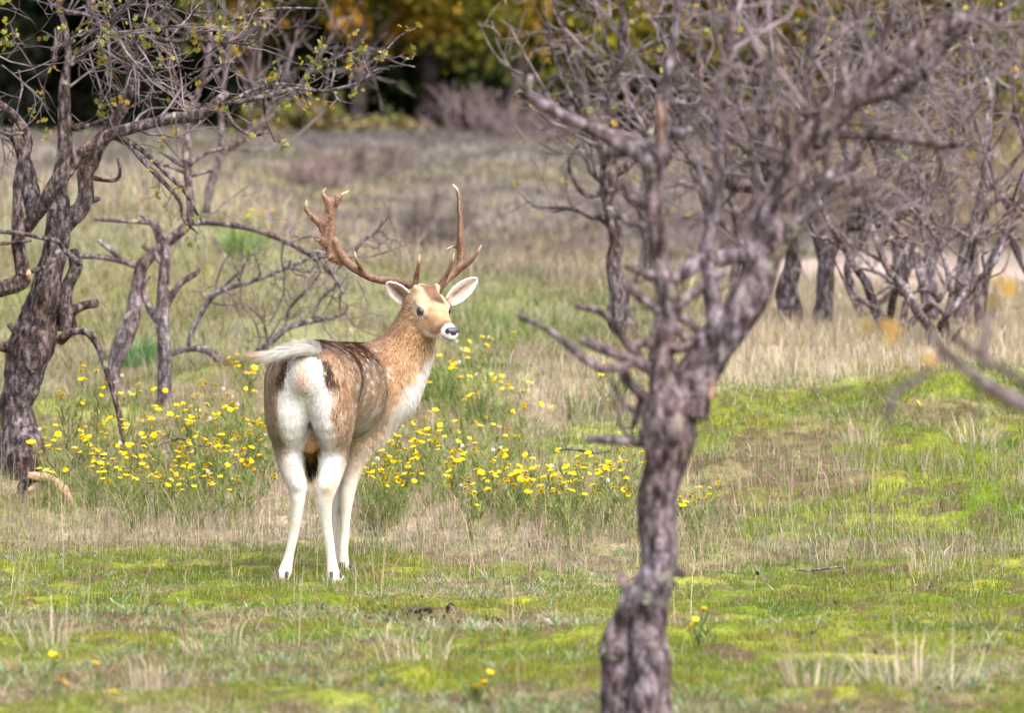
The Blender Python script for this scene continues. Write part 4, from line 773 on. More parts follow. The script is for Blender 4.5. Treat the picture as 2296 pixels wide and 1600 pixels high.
    for px, py, n, sd, hh, (lab, grp), sx, sy in plants:
        # find where a plant of this height would stand to show its blooms here
        d = np.linspace(10, 45, 1600); x = (px - 1148) / FPX * d; z = CAM_H - (py - 660) / FPX * d; gz = ground_z(x, d, False); k = int(np.argmax(z - gz <= hh)); dd = float(d[k])
        base = gpt(px, dd); t = thing('ragwort_plant', base, lab, 'plant', grp); g = Geo(base); lv = []
        nc = max(1, n // 2); ccx = r.normal(0, sx / FPX * dd * 1.15, nc); ccy = r.normal(0, .05, nc); ccz = r.normal(0, .13, nc)
        for j in range(n):
            ci = j % nc; q = A(base[0] + ccx[ci] + r.normal(0, .016 if n > 1 else 0), base[1] + ccy[ci] + r.normal(0, .016), 0); q[2] = ground_z(q[:1], q[1:2])[0] + hh * (1 + ccz[ci]) + r.normal(0, .010)
            q[2] = max(q[2], base[2] + .05)
            root = base + A(r.normal(0, .012), r.normal(0, .012), -.01); mid = root * .5 + q * .5 + A(r.normal(0, .012), r.normal(0, .012), .02)
            c = catmull([root, mid, q - A(0, 0, .004)], 5); V, F = tubes(c[None], np.linspace(.0022, .0011, 5)[None], 4); g.add(V, F, A(.22, .23, .08) * (.8 + .5 * r.random()))
            for _ in range(3): kk = r.random() ** .7 * .75 + .12; lv.append(c[0] * (1 - kk) + c[-1] * kk)
            sdh = r.random() < sd
            o = obj('seed_head' if sdh else 'flower_head', (seeds_[j % 2] if sdh else (heads[j % 5] if r.random() > .08 else spent)), None, t); o.location = q - base
            o.rotation_euler = (r.normal(.22, .30), r.normal(0, .30), r.random() * 6.28); s = (.55 + .40 * r.random()) * (.8 if sdh else 1.0) * (1 + .02 * max(0, dd - 20)); o.scale = (s, s, s)
        obj('stem', g.mesh('stem', True), MAT['stem'], t)
        lv = np.repeat(np.array(lv), 3, 0) + r.normal(0, .008, (len(lv) * 3, 3)); m = len(lv)
        V, F, C = blades(lv, r.random(m) * 6.28, .5 + r.random(m) * .8, .025 + .035 * r.random(m), .004 + .004 * r.random(m), r.random(m) * .8, jitc(mix(np.tile(A(.12, .175, .04), (m, 1)), A(.21, .25, .08), r.random(m))))
        obj('foliage', mesh_np('foliage', V - base, F, np.clip(C, .005, .9), False), MAT['blade'], t)
if want('flowers'): build_flowers()
# ------------------------------------------------------------------ the wood and shrubs beyond the heath
MAT['far_leaf'] = attr_mat('wood_leaf', .6, .2, .25)
MAT['far_bark'] = bark_mat('wood_bark', (.02, .016, .014), (.07, .055, .05), (.14, .12, .11), (.16, .17, .12), .65, 3)
def far_tree(name, label, px, d, h, cr, cols, n, zlow, seed, group, trunk=.16, leaf=.22, cat='tree', lob=9):
    r = np.random.default_rng(seed); base = gpt(px, d); t = thing(name, base, label, cat, group)
    g = Geo(base); limb(g, [[*(base + A(0, 0, -.2)), trunk * 1.3], [*(base + A(.05, 0, h * .3)), trunk], [*(base + A(-.1, .1, h * .6)), trunk * .6], [*(base + A(.05, 0, h * .92)), trunk * .2]], 9, .25, .15, seed, freq=2)
    for k in range(7):
        a = r.random() * 6.28; z0 = h * (.2 + .5 * r.random()); p = base + A(0, 0, z0); q = p + A(math.cos(a) * cr * .8, math.sin(a) * cr * .8, h * .18)
        limb(g, [[*p, trunk * .4], [*((p + q) / 2 + A(0, 0, .1)), trunk * .25], [*q, trunk * .08]], 6, .25, .15, seed + k, freq=2)
    obj('trunk', g.mesh('trunk'), MAT['far_bark'], t)
    # clumps of leaves through the crown's volume
    c = r.normal(0, 1, (lob * 6, 3)); c = norm(c) * (.25 + .75 * r.random((len(c), 1)) ** .5); c[:, 2] = c[:, 2] * .5 + .5
    C0 = base + A(0, 0, zlow) + c * A(cr, cr, h - zlow); kk = r.integers(0, len(c), n)
    P = C0[kk] + r.normal(0, 1, (n, 3)) * A(cr * .16, cr * .16, (h - zlow) * .075); tone = (.65 + .7 * r.random(len(c)))[kk]
    col = np.asarray(cols)[r.integers(0, len(cols), len(c))][kk] * tone[:, None]
    tag(obj('crown', leaf_geo(P, leaf, col, base, r, .2).mesh('crown', False), MAT['far_leaf'], t), kind='stuff'); return t
def far_shrub(label, px, d, w_, h, col, seed, n=60, group=None):
    """bare rounded shrub of fine shoots"""
    r = np.random.default_rng(seed); base = gpt(px, d); t = thing('bare_shrub', base, label, 'shrub', group)
    sd = []
    for k in range(n):
        a = r.random() * 6.28; rr = w_ * .5 * math.sqrt(r.random()); sd.append((base + A(math.cos(a) * rr * .5, math.sin(a) * rr * .5, -.05), norm(A(math.cos(a) * rr / w_ * 1.6, math.sin(a) * rr / w_ * 1.6, 1) + r.normal(0, .2, 3)), h * (.6 + .5 * r.random()), .012))
    lv = grow_twigs(sd, 3, r, 6, .2, .06, .6, (3, 5), (.3, .9), .005); g = twig_mesh(lv, base, (4, 3, 3)); g.C = [np.broadcast_to(np.asarray(col), v.shape) for v in g.V]
    obj('shoots', g.mesh('shoots'), MAT['stem2'], t)['kind'] = 'stuff'
MAT['stem2'] = attr_mat('shrub_shoot', .9, .1, 0, .3, 3)
if want('far'):
    DK = [A(.018, .030, .008), A(.012, .020, .006), A(.030, .040, .010), A(.010, .014, .006)]; OL = [A(.20, .18, .015), A(.34, .22, .02), A(.15, .16, .015), A(.42, .23, .02), A(.09, .10, .012)]; OC = [A(.17, .13, .06), A(.14, .13, .035), A(.10, .10, .03)]
    k = 0
    for px, d in ((150, 92), (330, 88), (500, 93), (640, 87), (800, 91), (960, 86), (1110, 90), (1260, 87), (1420, 92), (1620, 88), (1850, 92), (2080, 88), (2300, 92), (-40, 88)):
        far_tree('evergreen_tree', 'dark evergreen of the wood beyond the far heath', px, d, 8.5 + (k * 37 % 10) * .25, 1.5, DK, 4200, -.1, 200 + k, 'dark trees of the far wood'); k += 1
    for px in range(-100, 2500, 240):
        far_tree('evergreen_tree', 'dark evergreen of the wood beyond the far heath', px + 60 * math.sin(px), 102 + 3 * math.sin(px * 2.1), 12, 2.6, DK, 4200, -.3, 240 + k, 'dark trees of the far wood', leaf=.34); k += 1
    for px, d, h, cr, zl, lab in ((1150, 78, 5.2, 1.5, 1.35, 'golden leaved oak with low crown right of the dark wood gap'), (960, 80, 6.0, 1.4, 1.75, 'golden leaved oak over the dark wood gap'), (800, 79, 5.6, 1.0, 2.0, 'olive yellow oak at the top of the dark wood gap'), (560, 80, 6.2, 1.2, 1.85, 'olive yellow oak behind the outreaching hawthorn limb'),
                                  (1340, 79, 6.0, 1.6, 1.2, 'golden leaved oak behind the foreground boughs'), (1680, 80, 6.0, 1.8, 1.0, 'golden leaved oak behind the close pair of trunks'), (2010, 79, 6.0, 1.8, .9, 'golden leaved oak behind the violet hawthorn'), (2280, 78, 6.0, 1.6, .9, 'golden leaved oak behind the bleached forked stem')):
        far_tree('oak_tree', lab, px, d, h, cr, OL, 8000, zl, 300 + int(px), None, .12, .11); k += 1
    for px, d, h, cr, lab in ((700, 76, .62, .55, 'low ochre bush at the foot of the dark wood'), (610, 75.5, .5, .45, 'small ochre bush before the dark trunks'), (880, 77, .5, .6, 'dull green bush under the dark wood')):
        far_tree('bush', lab, px, d, h, cr, OC, 1500, 0, 400 + int(px), None, .04, .12, 'bush', 6)
    for px, d, w_, h, lab, c in ((1080, 72, 2.2, .55, 'mauve bare shrub mass on the far hill crest', A(.17, .125, .13)), (1190, 71, 1.8, .5, 'mauve bare shrub at the end of the crest scrub', A(.16, .12, .125)), (960, 50, 1.0, .5, 'dark grey bare shrub on the heath right of the antlers', A(.13, .105, .10)), (1040, 46, .8, .4, 'smaller grey bare shrub beside the dark heath shrub', A(.15, .12, .11)),
                                 (700, 58, 1.3, .35, 'pinkish grey shrub above the left antler', A(.21, .15, .15)), (830, 60, 1.3, .35, 'brownish grey shrub above the antlers', A(.17, .135, .12)), (1250, 44, .9, .5, 'brown bare shrub behind the leaning trunk', A(.16, .12, .09)),
                                 (1620, 47, 1.6, 1.2, 'brown mauve shrub behind the crossing boughs', A(.18, .14, .13)), (1760, 52, 2.0, 1.3, 'brown shrub beyond the sandy track', A(.20, .15, .10)), (1960, 50, 2.0, 1.2, 'ochre brown shrub beyond the sandy track', A(.24, .18, .09)), (2160, 52, 2.0, 1.3, 'ochre shrub behind the violet hawthorn stems', A(.26, .20, .09)), (2290, 48, 1.6, 1.2, 'tan shrub at the end of the track', A(.24, .18, .12))):
        far_shrub(lab, px, d, w_, h, c, 500 + px, 22)
# ------------------------------------------------------------------ the deer: signed distances -> one continuous body mesh
def snets(D, o, h):
    nx, ny, nz = D.shape; S = D < 0
    c = np.zeros((nx - 1, ny - 1, nz - 1), np.int8)
    cor = [(i, j, k) for i in (0, 1) for j in (0, 1) for k in (0, 1)]
    for i, j, k in cor: c += S[i:nx - 1 + i, j:ny - 1 + j, k:nz - 1 + k]
    act = (c > 0) & (c < 8); idx = np.argwhere(act); vid = np.full(act.shape, -1, np.int32); vid[act] = np.arange(len(idx))
    acc = np.zeros((len(idx), 3)); cnt = np.zeros(len(idx))
    for a in cor:
        for ax in range(3):
            if a[ax]: continue
            b = list(a); b[ax] = 1
            da = D[idx[:, 0] + a[0], idx[:, 1] + a[1], idx[:, 2] + a[2]]; db = D[idx[:, 0] + b[0], idx[:, 1] + b[1], idx[:, 2] + b[2]]
            m = (da < 0) != (db < 0); t = np.zeros(len(idx)); t[m] = da[m] / (da[m] - db[m])
            pt = np.tile(np.array(a, float), (len(idx), 1)); pt[:, ax] = t
            acc[m] += pt[m]; cnt[m] += 1
    V = (idx + acc / cnt[:, None]) * h + o
    Fs = []
    for ax in range(3):
        u, v = (ax + 1) % 3, (ax + 2) % 3
        sl0 = [slice(1, -1)] * 3; sl1 = [slice(1, -1)] * 3; sl0[ax] = slice(0, -1); sl1[ax] = slice(1, None)
        s0, s1 = S[tuple(sl0)], S[tuple(sl1)]
        e = np.argwhere(s0 != s1); inside = s0[s0 != s1]
        e = e + 1; e[:, ax] -= 1
        def cell(du, dv):
            q = e.copy(); q[:, u] += du; q[:, v] += dv; return vid[q[:, 0], q[:, 1], q[:, 2]]
        f = np.stack([cell(-1, -1), cell(0, -1), cell(0, 0), cell(-1, 0)], -1)
        f[~inside] = f[~inside][:, ::-1]
        Fs.append(f)
    return V, np.concatenate(Fs)

class Field:
    def __init__(s, lo, hi, h):
        s.lo = np.asarray(lo, float); s.h = h; s.n = np.ceil((np.asarray(hi) - s.lo) / h).astype(int) + 1
        s.D = np.full(tuple(s.n), 0.08, np.float32); s.prims = []
    def seg(s, p0, p1, a0, a1, b0=None, b1=None, side=(1, 0, 0), k=0.03, tag='', flow=(0, 0, -1), sub=False):
        p0 = np.asarray(p0, float); p1 = np.asarray(p1, float)
        b0 = a0 if b0 is None else b0; b1 = a1 if b1 is None else b1
        pr = (p0, p1, a0, a1, b0, b1, np.asarray(side, float), tag, norm(A(*flow)))
        if not sub: s.prims.append(pr)
        m = max(a0, a1, b0, b1) + k + 3 * s.h
        lo = np.floor((np.minimum(p0, p1) - m - s.lo) / s.h).astype(int); hi = np.ceil((np.maximum(p0, p1) + m - s.lo) / s.h).astype(int) + 1
        lo = np.clip(lo, 0, s.n); hi = np.clip(hi, 0, s.n)
        if np.any(hi <= lo): return
        g = [((np.arange(lo[i], hi[i]) * s.h + s.lo[i]).astype(np.float32)).reshape([-1 if j == i else 1 for j in range(3)]) for i in range(3)]
        d = s.ev(pr, g)
        w_ = s.D[lo[0]:hi[0], lo[1]:hi[1], lo[2]:hi[2]]
        if sub: d = -d; hh = np.maximum(k - np.abs(w_ - d), 0) / k; w_[...] = np.maximum(w_, d) + hh * hh * k * 0.25
        else: hh = np.maximum(k - np.abs(w_ - d), 0) / k; w_[...] = np.minimum(w_, d) - hh * hh * k * 0.25
    @staticmethod
    def ev(pr, g):
        p0, p1, a0, a1, b0, b1, side, tag_, fl = pr
        ax = p1 - p0; L = np.linalg.norm(ax)
        if L < 1e-6: ax = A(0, 0, 1e-6); L = 1e-6
        u = ax / L; sd = side - u * side.dot(u); sd = sd / np.linalg.norm(sd); ot = np.cross(u, sd)
        x, y, z = g[0] - p0[0], g[1] - p0[1], g[2] - p0[2]
        t = (x * u[0] + y * u[1] + z * u[2]); tc = np.clip(t, 0, L); qa = t - tc; tc = tc / L
        qs = x * sd[0] + y * sd[1] + z * sd[2]; qo = x * ot[0] + y * ot[1] + z * ot[2]
        a = a0 + (a1 - a0) * tc; b = b0 + (b1 - b0) * tc; mn = np.minimum(a, b)
        return ((np.sqrt((qs / a) ** 2 + (qo / b) ** 2 + (qa / mn) ** 2) - 1) * mn).astype(np.float32)
    def chain(s, rows, n=None, side=(1, 0, 0), k=0.03, tag='', flow=None):
        rows = np.asarray(rows, float)
        if rows.shape[1] == 4: rows = np.c_[rows, rows[:, 3]]
        C = catmull(rows, n or 3 * len(rows))
        m = C[:, 3:].max() + k + 3 * s.h
        lo = np.clip(np.floor((C[:, :3].min(0) - m - s.lo) / s.h).astype(int), 0, s.n); hi = np.clip(np.ceil((C[:, :3].max(0) + m - s.lo) / s.h).astype(int) + 1, 0, s.n)
        w_ = s.D[lo[0]:hi[0], lo[1]:hi[1], lo[2]:hi[2]]; acc = np.full(w_.shape, 0.3, np.float32)
        for i in range(len(C) - 1):
            fl = flow if flow is not None else (C[i + 1, :3] - C[i, :3])
            pr = (C[i, :3], C[i + 1, :3], C[i, 3], C[i + 1, 3], C[i, 4], C[i + 1, 4], np.asarray(side, float), tag, norm(A(*fl)))
            s.prims.append(pr)
            m2 = C[i:i + 2, 3:].max() + k + 3 * s.h
            l2 = np.clip(np.floor((C[i:i + 2, :3].min(0) - m2 - s.lo) / s.h).astype(int), lo, hi); h2 = np.clip(np.ceil((C[i:i + 2, :3].max(0) + m2 - s.lo) / s.h).astype(int) + 1, lo, hi)
            if np.any(h2 <= l2): continue
            g = [((np.arange(l2[j], h2[j]) * s.h + s.lo[j]).astype(np.float32)).reshape([-1 if q == j else 1 for q in range(3)]) for j in range(3)]
            a = acc[l2[0] - lo[0]:h2[0] - lo[0], l2[1] - lo[1]:h2[1] - lo[1], l2[2] - lo[2]:h2[2] - lo[2]]
            np.minimum(a, s.ev(pr, g), out=a)
        hh = np.maximum(k - np.abs(w_ - acc), 0) / k; w_[...] = np.minimum(w_, acc) - hh * hh * k * 0.25
    def near(s, P):
        """per tag distance and blended flow at points"""
        g = [P[:, 0].astype(np.float32), P[:, 1].astype(np.float32), P[:, 2].astype(np.float32)]
        fl = np.zeros_like(P); tg = {}
        for pr in s.prims:
            d = s.ev(pr, g); w_ = np.exp(-np.maximum(d, -0.02) / 0.015)
            fl += w_[:, None] * pr[8]
            tg[pr[7]] = np.minimum(tg.get(pr[7], np.full(len(P), 9, np.float32)), d)
        return tg, norm(fl)

def strands(P, N, T, length, width, col, curl=0.5, lift=0.3, r=None):
    """flat tapering hairs: P roots, N normals, T flow; 5 vertices each"""
    n = len(P); r = r or rng
    T = T + r.normal(0, 0.28, (n, 3)); T = norm(T - (T * N).sum(1)[:, None] * N)
    lf = lift * (0.5 + r.random(n))[:, None]
    d0 = norm(T + N * lf); d1 = norm(T + N * lf * (1 - 1.4 * curl))
    W = norm(np.cross(d0, N)) * (width * 0.5)[:, None]
    m = P + d0 * (length * 0.5)[:, None]; t = m + d1 * (length * 0.5)[:, None]
    V = np.stack([P - W, P + W, m - W * 0.8, m + W * 0.8, t], 1)
    b = (np.arange(n) * 5)[:, None]
    F = np.concatenate([b + [[0, 1, 3]], b + [[0, 3, 2]], b + [[2, 3, 4]]])
    return V.reshape(-1, 3), F, np.repeat(col, 5, 0)

def sample_mesh(V, F, n, r):
    tri = np.concatenate([F[:, [0, 1, 2]], F[:, [0, 2, 3]]]) if F.shape[1] == 4 else F
    a, b, c = V[tri[:, 0]], V[tri[:, 1]], V[tri[:, 2]]
    cr = np.cross(b - a, c - a); ar = np.linalg.norm(cr, axis=1); pick = r.choice(len(tri), n, p=ar / ar.sum())
    u = r.random((n, 1)); v = r.random((n, 1)); fl = (u + v) > 1; u = np.where(fl, 1 - u, u); v = np.where(fl, 1 - v, v)
    return a[pick] + u * (b - a)[pick] + v * (c - a)[pick], tri[pick]
def vert_normals(V, F):
    N = np.zeros_like(V); n = np.cross(V[F[:, 2]] - V[F[:, 0]], V[F[:, 3]] - V[F[:, 1]])
    for k in range(4): np.add.at(N, F[:, k], n)
    return norm(N)

def build_deer():
    r = np.random.default_rng(5)
    D0 = 18.0
    O = at(694, 1318, D0); O[2] = 0.0
    hd = math.radians(9.5); Fv = A(math.sin(hd), math.cos(hd), 0); Rv = A(math.cos(hd), -math.sin(hd), 0); Zv = A(0, 0, 1)
    dl = lambda rr, f, z: O + rr * Rv + f * Fv + z * Zv
    a_ = lambda px, py, dd: at(px, py, D0 + dd)
    root = thing('fallow_deer', O, 'fallow deer buck with palmate antlers standing in the meadow, head turned back', 'deer')
    loc = lambda P: P - O
    f = Field(dl(-0.42, -0.25, 0) - A(0.05, 0, 0.0), A(0.02, 19.12, 1.16), 0.0055)
    back = tuple(-Fv + A(0, 0, -0.35))
    # trunk of the body
    st = [(-0.045, .775, .075, .085), (0.02, .768, .135, .118), (0.12, .757, .158, .138), (0.25, .738, .152, .150), (0.42, .715, .172, .168),
          (0.58, .700, .176, .180), (0.72, .700, .158, .180), (0.83, .705, .115, .150)]
    f.chain([list(dl(0, q[0], q[1])) + [q[2], q[3]] for q in st], 16, Rv, 0.04, 'torso', back)
    # buttocks: two cheeks with a cleft
    for sx in (-1, 1):
        f.chain([list(dl(sx * .058, .0, .80)) + [.058, .07], list(dl(sx * .068, .0, .72)) + [.068, .082], list(dl(sx * .074, .02, .62)) + [.070, .085], list(dl(sx * .078, .085, .54)) + [.048, .06], list(dl(sx * .075, .13, .47)) + [.026, .03]], 14, Rv, 0.016 if sx > 0 else .03, 'rump', (0, -.2, -1))
    # hind legs
    hl = [(652, 850, .10, .092, .12), (645, 925, .13, .080, .12), (645, 985, .13, .054, .085), (650, 1030, .09, .044, .060), (661, 1068, .02, .036, .044),
          (668, 1090, -.015, .032, .036), (667, 1120, -.005, .0255, .03), (662, 1165, .015, .0205, .024), (655, 1205, .025, .0180, .022), (647, 1242, .03, .0175, .021),
          (640, 1272, .025, .0245, .025), (634, 1291, .0, .0225, .026)]
    hr = [(745, 850, .10, .092, .12), (751, 925, .13, .074, .12), (749, 985, .13, .052, .085), (745, 1030, .09, .046, .060), (738, 1068, .02, .040, .046),
          (731, 1094, -.015, .034, .037), (728, 1124, -.005, .0265, .03), (731, 1165, .015, .0205, .024), (737, 1205, .02, .0185, .022), (742, 1245, .02, .0175, .021),
          (747, 1280, .01, .0235, .025), (753, 1304, -.02, .0235, .026)]
    for L in (hl, hr):
        f.chain([list(a_(q[0], q[1], q[2])) + [q[3], q[4]] for q in L], 24, A(1, 0, 0), 0.03, 'hind', (0, -.1, -1))
    for hx, hy, hd_ in ((668, 1080, -.045), (731, 1084, -.045)):
        f.seg(a_(hx, hy - 8, hd_ + .03), a_(hx, hy, hd_), .020, .0165, .020, .017, A(1, 0, 0), .02, 'hind', (0, 0, -1))
        f.seg(a_(hx - 4, hy - 40, hd_ + .055), a_(hx, hy, hd_ + .005), .010, .011, k=.018, tag='hind', flow=(0, 0, -1))
    # front legs
    fr = [(838, 880, .68, .085, .12), (822, 950, .66, .066, .085), (806, 1000, .64, .046, .058), (792, 1040, .63, .036, .042), (783, 1080, .62, .029, .032), (777, 1112, .615, .0270, .031),
          (775, 1140, .61, .0205, .023), (772, 1190, .61, .0185, .020), (769, 1232, .60, .0185, .02), (770, 1262, .60, .0225, .023), (775, 1282, .585, .0205, .023)]
    fl = [(775, 900, .70, .07, .11), (768, 970, .69, .05, .07), (760, 1040, .68, .034, .04), (756, 1085, .67, .028, .030), (755, 1112, .665, .025, .027),
          (754, 1140, .66, .0195, .022), (753, 1190, .66, .0175, .019), (753, 1232, .66, .0175, .019), (754, 1262, .66, .0215, .022), (757, 1280, .64, .019, .022)]
    for L in (fr, fl):
        f.chain([list(a_(q[0], q[1], q[2])) + [q[3], q[4]] for q in L], 22, A(1, 0, 0), 0.03, 'fore', (0, -.05, -1))
    # neck
    nk = [(852, 866, .74, .150, .155), (882, 822, .78, .130, .135), (908, 782, .79, .105, .115), (926, 742, .78, .083, .098), (932, 708, .775, .064, .076), (940, 682, .77, .056, .062)]
    f.chain([list(a_(q[0], q[1], q[2])) + [q[3], q[4]] for q in nk], 16, norm(A(0.75, 0, -0.66)), 0.06, 'neck', tuple(a_(870, 850, .76) - a_(945, 682, .76)))
    # brisket
    f.seg(a_(846, 905, .74), a_(834, 960, .70), .085, .06, .085, .06, Rv, 0.05, 'neck', (0, 0, -1))
    # head
    HA = a_(947, 672, .765); HN = a_(1013, 741, .585); Lh = np.linalg.norm(HN - HA); h = (HN - HA) / Lh
    s_ = norm(np.cross(h, Zv)); s_ = -s_ if s_[0] < 0 else s_
    s_ = norm(s_ + Zv * 0.05); s_ = norm(s_ - h * s_.dot(h)); u = np.cross(s_, h); u = -u if u[2] < 0 else u
    H = lambda t, b, c: HA + h * (t * Lh) + s_ * b + u * c
    bk = tuple(-h + u * .1)
    hs = [(-.08, .012, .052, .052), (.08, .012, .060, .060), (.28, .003, .062, .060), (.46, -.006, .051, .055), (.64, -.010, .040, .045), (.82, -.009, .033, .036), (.95, -.007, .030, .031)]
    f.chain([list(H(q[0], 0, q[1])) + [q[2], q[3]] for q in hs], 14, s_, 0.03, 'head', bk)
    for sx in (-1, 1):
        f.seg(H(.20, sx * .040, .034), H(.36, sx * .047, .026), .022, .020, .018, .016, s_, 0.014, 'head', bk)      # brow ridges
        f.seg(H(.20, sx * .030, -.046), H(.56, sx * .022, -.044), .032, .022, .036, .024, s_, 0.03, 'head', bk)         # jaw
        f.seg(H(.37, sx * .064, .014), H(.37, sx * .064, .0142), .0115, .0115, k=0.012, sub=True)                      # eye sockets
        f.seg(H(.0, sx * .036, .048), H(.02, sx * .042, .064), .020, .015, k=0.015, side=s_, tag='head', flow=bk)     # pedicles
    f.seg(H(.72, 0, -.033), H(.92, 0, -.031), .019, .0165, .015, .013, s_, 0.010, 'head', bk)                          # lower jaw
    f.seg(H(.78, 0, -.0345 + .013), H(1.02, 0, -.021), .034, .03, .0022, .0022, s_, 0.004, sub=True)                    # mouth slit
    # scrotum, sheath, tail stump
    f.seg(a_(695, 962, .08), a_(695, 985, .075), .036, .033, .034, .032, Rv, 0.02, 'sac', (0, 0, -1))
    f.seg(a_(697, 1000, .20), a_(698, 1030, .20), .03, .018, k=0.03, side=Rv, tag='sac', flow=(0, 0, -1))
    V, F = snets(f.D, f.lo, f.h)
    # relax the voxel steps once
    nb = np.zeros_like(V); ct = np.zeros(len(V))
    for k in range(4):
        np.add.at(nb, F[:, k], V[F[:, (k + 1) % 4]]); np.add.at(ct, F[:, k], 1)
    V = V * 0.5 + 0.5 * nb / ct[:, None]

    # ---- coat colours (what the coat itself is coloured)
    tan = A(.44, .225, .085); rufous = A(.225, .095, .035); dark = A(.035, .022, .018); white = A(.77, .745, .71); cream = A(.66, .585, .485); fawn = A(.56, .42, .29); grey = A(.40, .30, .23)
    na, nb_ = at(985, 792, 18.75), at(838, 985, 18.75)
    e = norm(nb_ - na); chest_n = norm(A(-e[2], 0, e[0])); chest_n = chest_n if chest_n[0] < 0 else -chest_n
    def coat(P, jit=0.0):
        tg, flw = f.near(P)
        d = P - O; rr = d @ Rv; ff = d @ Fv; zz = P[:, 2]
        far = np.full(len(P), 9.0)
        g = lambda k: tg.get(k, far)
        n1 = fbm(P * 22, 3, 3); n2 = fbm(P * 60, 8, 2); n3 = fbm(P * 7, 14, 2)
        # trunk
        C = mix(fawn * 1.1, tan, sstep(.56, .70, zz + .04 * n3)); C = mix(C, rufous, sstep(.72, .86, zz + .03 * n1))
        # foreshortened rows of pale dashes on back and flank
        th = np.arctan2(rr, zz - .70) * .19; gx = ff / .066 + .6 * n1; gy = th / .036 + .35 * n3 + .5 * (np.floor(ff / .062) % 2) + .2 * n1
        cx_, cy_ = np.floor(gx), np.floor(gy); jx = _hash(cx_.astype(np.int64), cy_.astype(np.int64), 0, 5) * .5 + .25; jy = _hash(cx_.astype(np.int64), cy_.astype(np.int64), 3, 9) * .5 + .25; js = _hash(cx_.astype(np.int64), cy_.astype(np.int64), 7, 11)
        ds = np.hypot((gx - cx_ - jx) * 1.05, (gy - cy_ - jy)) / (.20 + .14 * js)
        sp = (1 - sstep(.7, 1.15, ds + .25 * n2)) * (js > .18) * sstep(.60, .68, zz) * sstep(.03, .10, ff)
        C0s = sp * sstep(-.55, .1, n1 + .7 * n2); C = mix(C, white * .97, C0s * .8)
        pale = sstep(.25, .55, ff) * sstep(.0, .08, rr) * sstep(.50, .58, zz) * (1 - sstep(.76, .84, zz)) * sstep(-.25, .35, n3 + .5 * n1)
        C = mix(C, A(.76, .65, .53), pale * .88)
        C = mix(C, cream, 1 - sstep(.50, .58, zz + .02 * n1))
        hip = (1 - sstep(.02, .22, ff)) * sstep(-.3, .4, n1 + .3 * n2)
        C = mix(C, A(.33, .19, .11), hip * .55 * sstep(.6, .75, zz))
        C = mix(C, A(.16, .085, .045), (1 - sstep(.012, .045, np.abs(rr + .006 * n1))) * sstep(.84, .88, zz) * .8)
        black = (1 - sstep(.06, .12, ff)) * sstep(.852, .872, zz) * (1 - sstep(.035, .07, np.abs(rr - .012 + .02 * n1)))
        C = mix(C, dark, black)
        # hind legs
        orr = np.abs(rr)
        out = sstep(.085, .125, orr + .018 * n1 + .01 * n2)
        HC = mix(white, mix(A(.47, .30, .18), A(.36, .22, .13), sstep(-.3, .3, n1)), out * sstep(.40, .52, zz + .03 * n1))
        legmix = mix(cream * 1.03, A(.55, .43, .34), sstep(.04, .5, n1 + .6 * n2) * sstep(.34, .44, zz) * .75)
        HC = mix(legmix, HC, sstep(.36, .54, zz + .03 * n1))
        HC = mix(HC, A(.56, .43, .33), sstep(.05, .5, n1 + .4 * n2) * (1 - sstep(.30, .45, zz)) * .40); HC = mix(HC, A(.60, .44, .30), sstep(.33, .37, zz) * (1 - sstep(.40, .46, zz)) * sstep(-.3, .3, n1) * .6); HC = mix(HC, A(.42, .33, .27), (1 - sstep(.02, .10, zz)) * sstep(-.2, .4, n1) * .5)
        HC = mix(HC, A(.48, .28, .13), sstep(.10, .2, ff) * sstep(.50, .62, zz))
        isl = np.minimum(g('hind'), g('rump')) < np.minimum(g('torso'), g('sac'))
        wl = 1 / (1 + np.exp(-(g('torso') - g('hind')) / .012))
        C = mix(C, HC, wl)
        # white rump patch, straight behind, edged with black above
        wz = np.interp(zz, [.44, .50, .56, .64, .72, .78, .83, .85], [.05, .075, .09, .100, .094, .074, .060, .0])
        rear = 1 - sstep(.05, .10, ff)
        griz = mix(mix(A(.58, .41, .27), A(.37, .21, .115), sstep(-.25, .35, n1 + .5 * n2)), A(.66, .55, .46), sstep(.3, .6, fbm(np.stack([rr * 40, ff * 40, zz * 14], -1), 61, 2)))
        C = mix(C, griz, (1 - sstep(.12, .24, ff)) * sstep(.40, .56, zz + .03 * n1) * (.45 + .40 * sstep(.52, .66, zz)) * np.maximum(sstep(.60, .68, zz), sstep(.055, .10, orr + .02 * n1)))
        C = mix(C, A(.17, .085, .045), (1 - sstep(.10, .2, ff)) * sstep(.80, .86, zz + .015 * n1) * .9)
        C = mix(C, white * .97, C0s * .8); C = mix(C, A(.085, .04, .02), sstep(.12, .5, fbm(np.stack([rr * 60, ff * 14, zz * 60], -1), 81, 2)) * sstep(.74, .84, zz) * (ff > .02) * .75); C = mix(C, dark, black)
        n4 = fbm(np.stack([rr * 75, ff * 40, zz * 16], -1), 71, 2); wr = (1 - sstep(-.014, .014, orr - wz + .010 * n1 + .024 * n4)) * rear
        C = mix(C, white * (1.0 + .05 * n4)[:, None], wr)
        bs = (1 - sstep(.014, .024, np.abs(orr - wz - .010 + .022 * n4))) * sstep(.70, .76, zz) * (1 - sstep(.825, .85, zz)) * rear
        C = mix(C, dark * 1.3, bs)
        pk = (1 - sstep(.5, 1.1, np.sqrt((rr / (.032 * np.clip((zz - .66) / .10, .12, 1))) ** 2 + ((zz - .765) / .085) ** 2))) * (1 - sstep(.0, .03, ff))
        C = mix(C, A(.70, .43, .32), pk * .7)
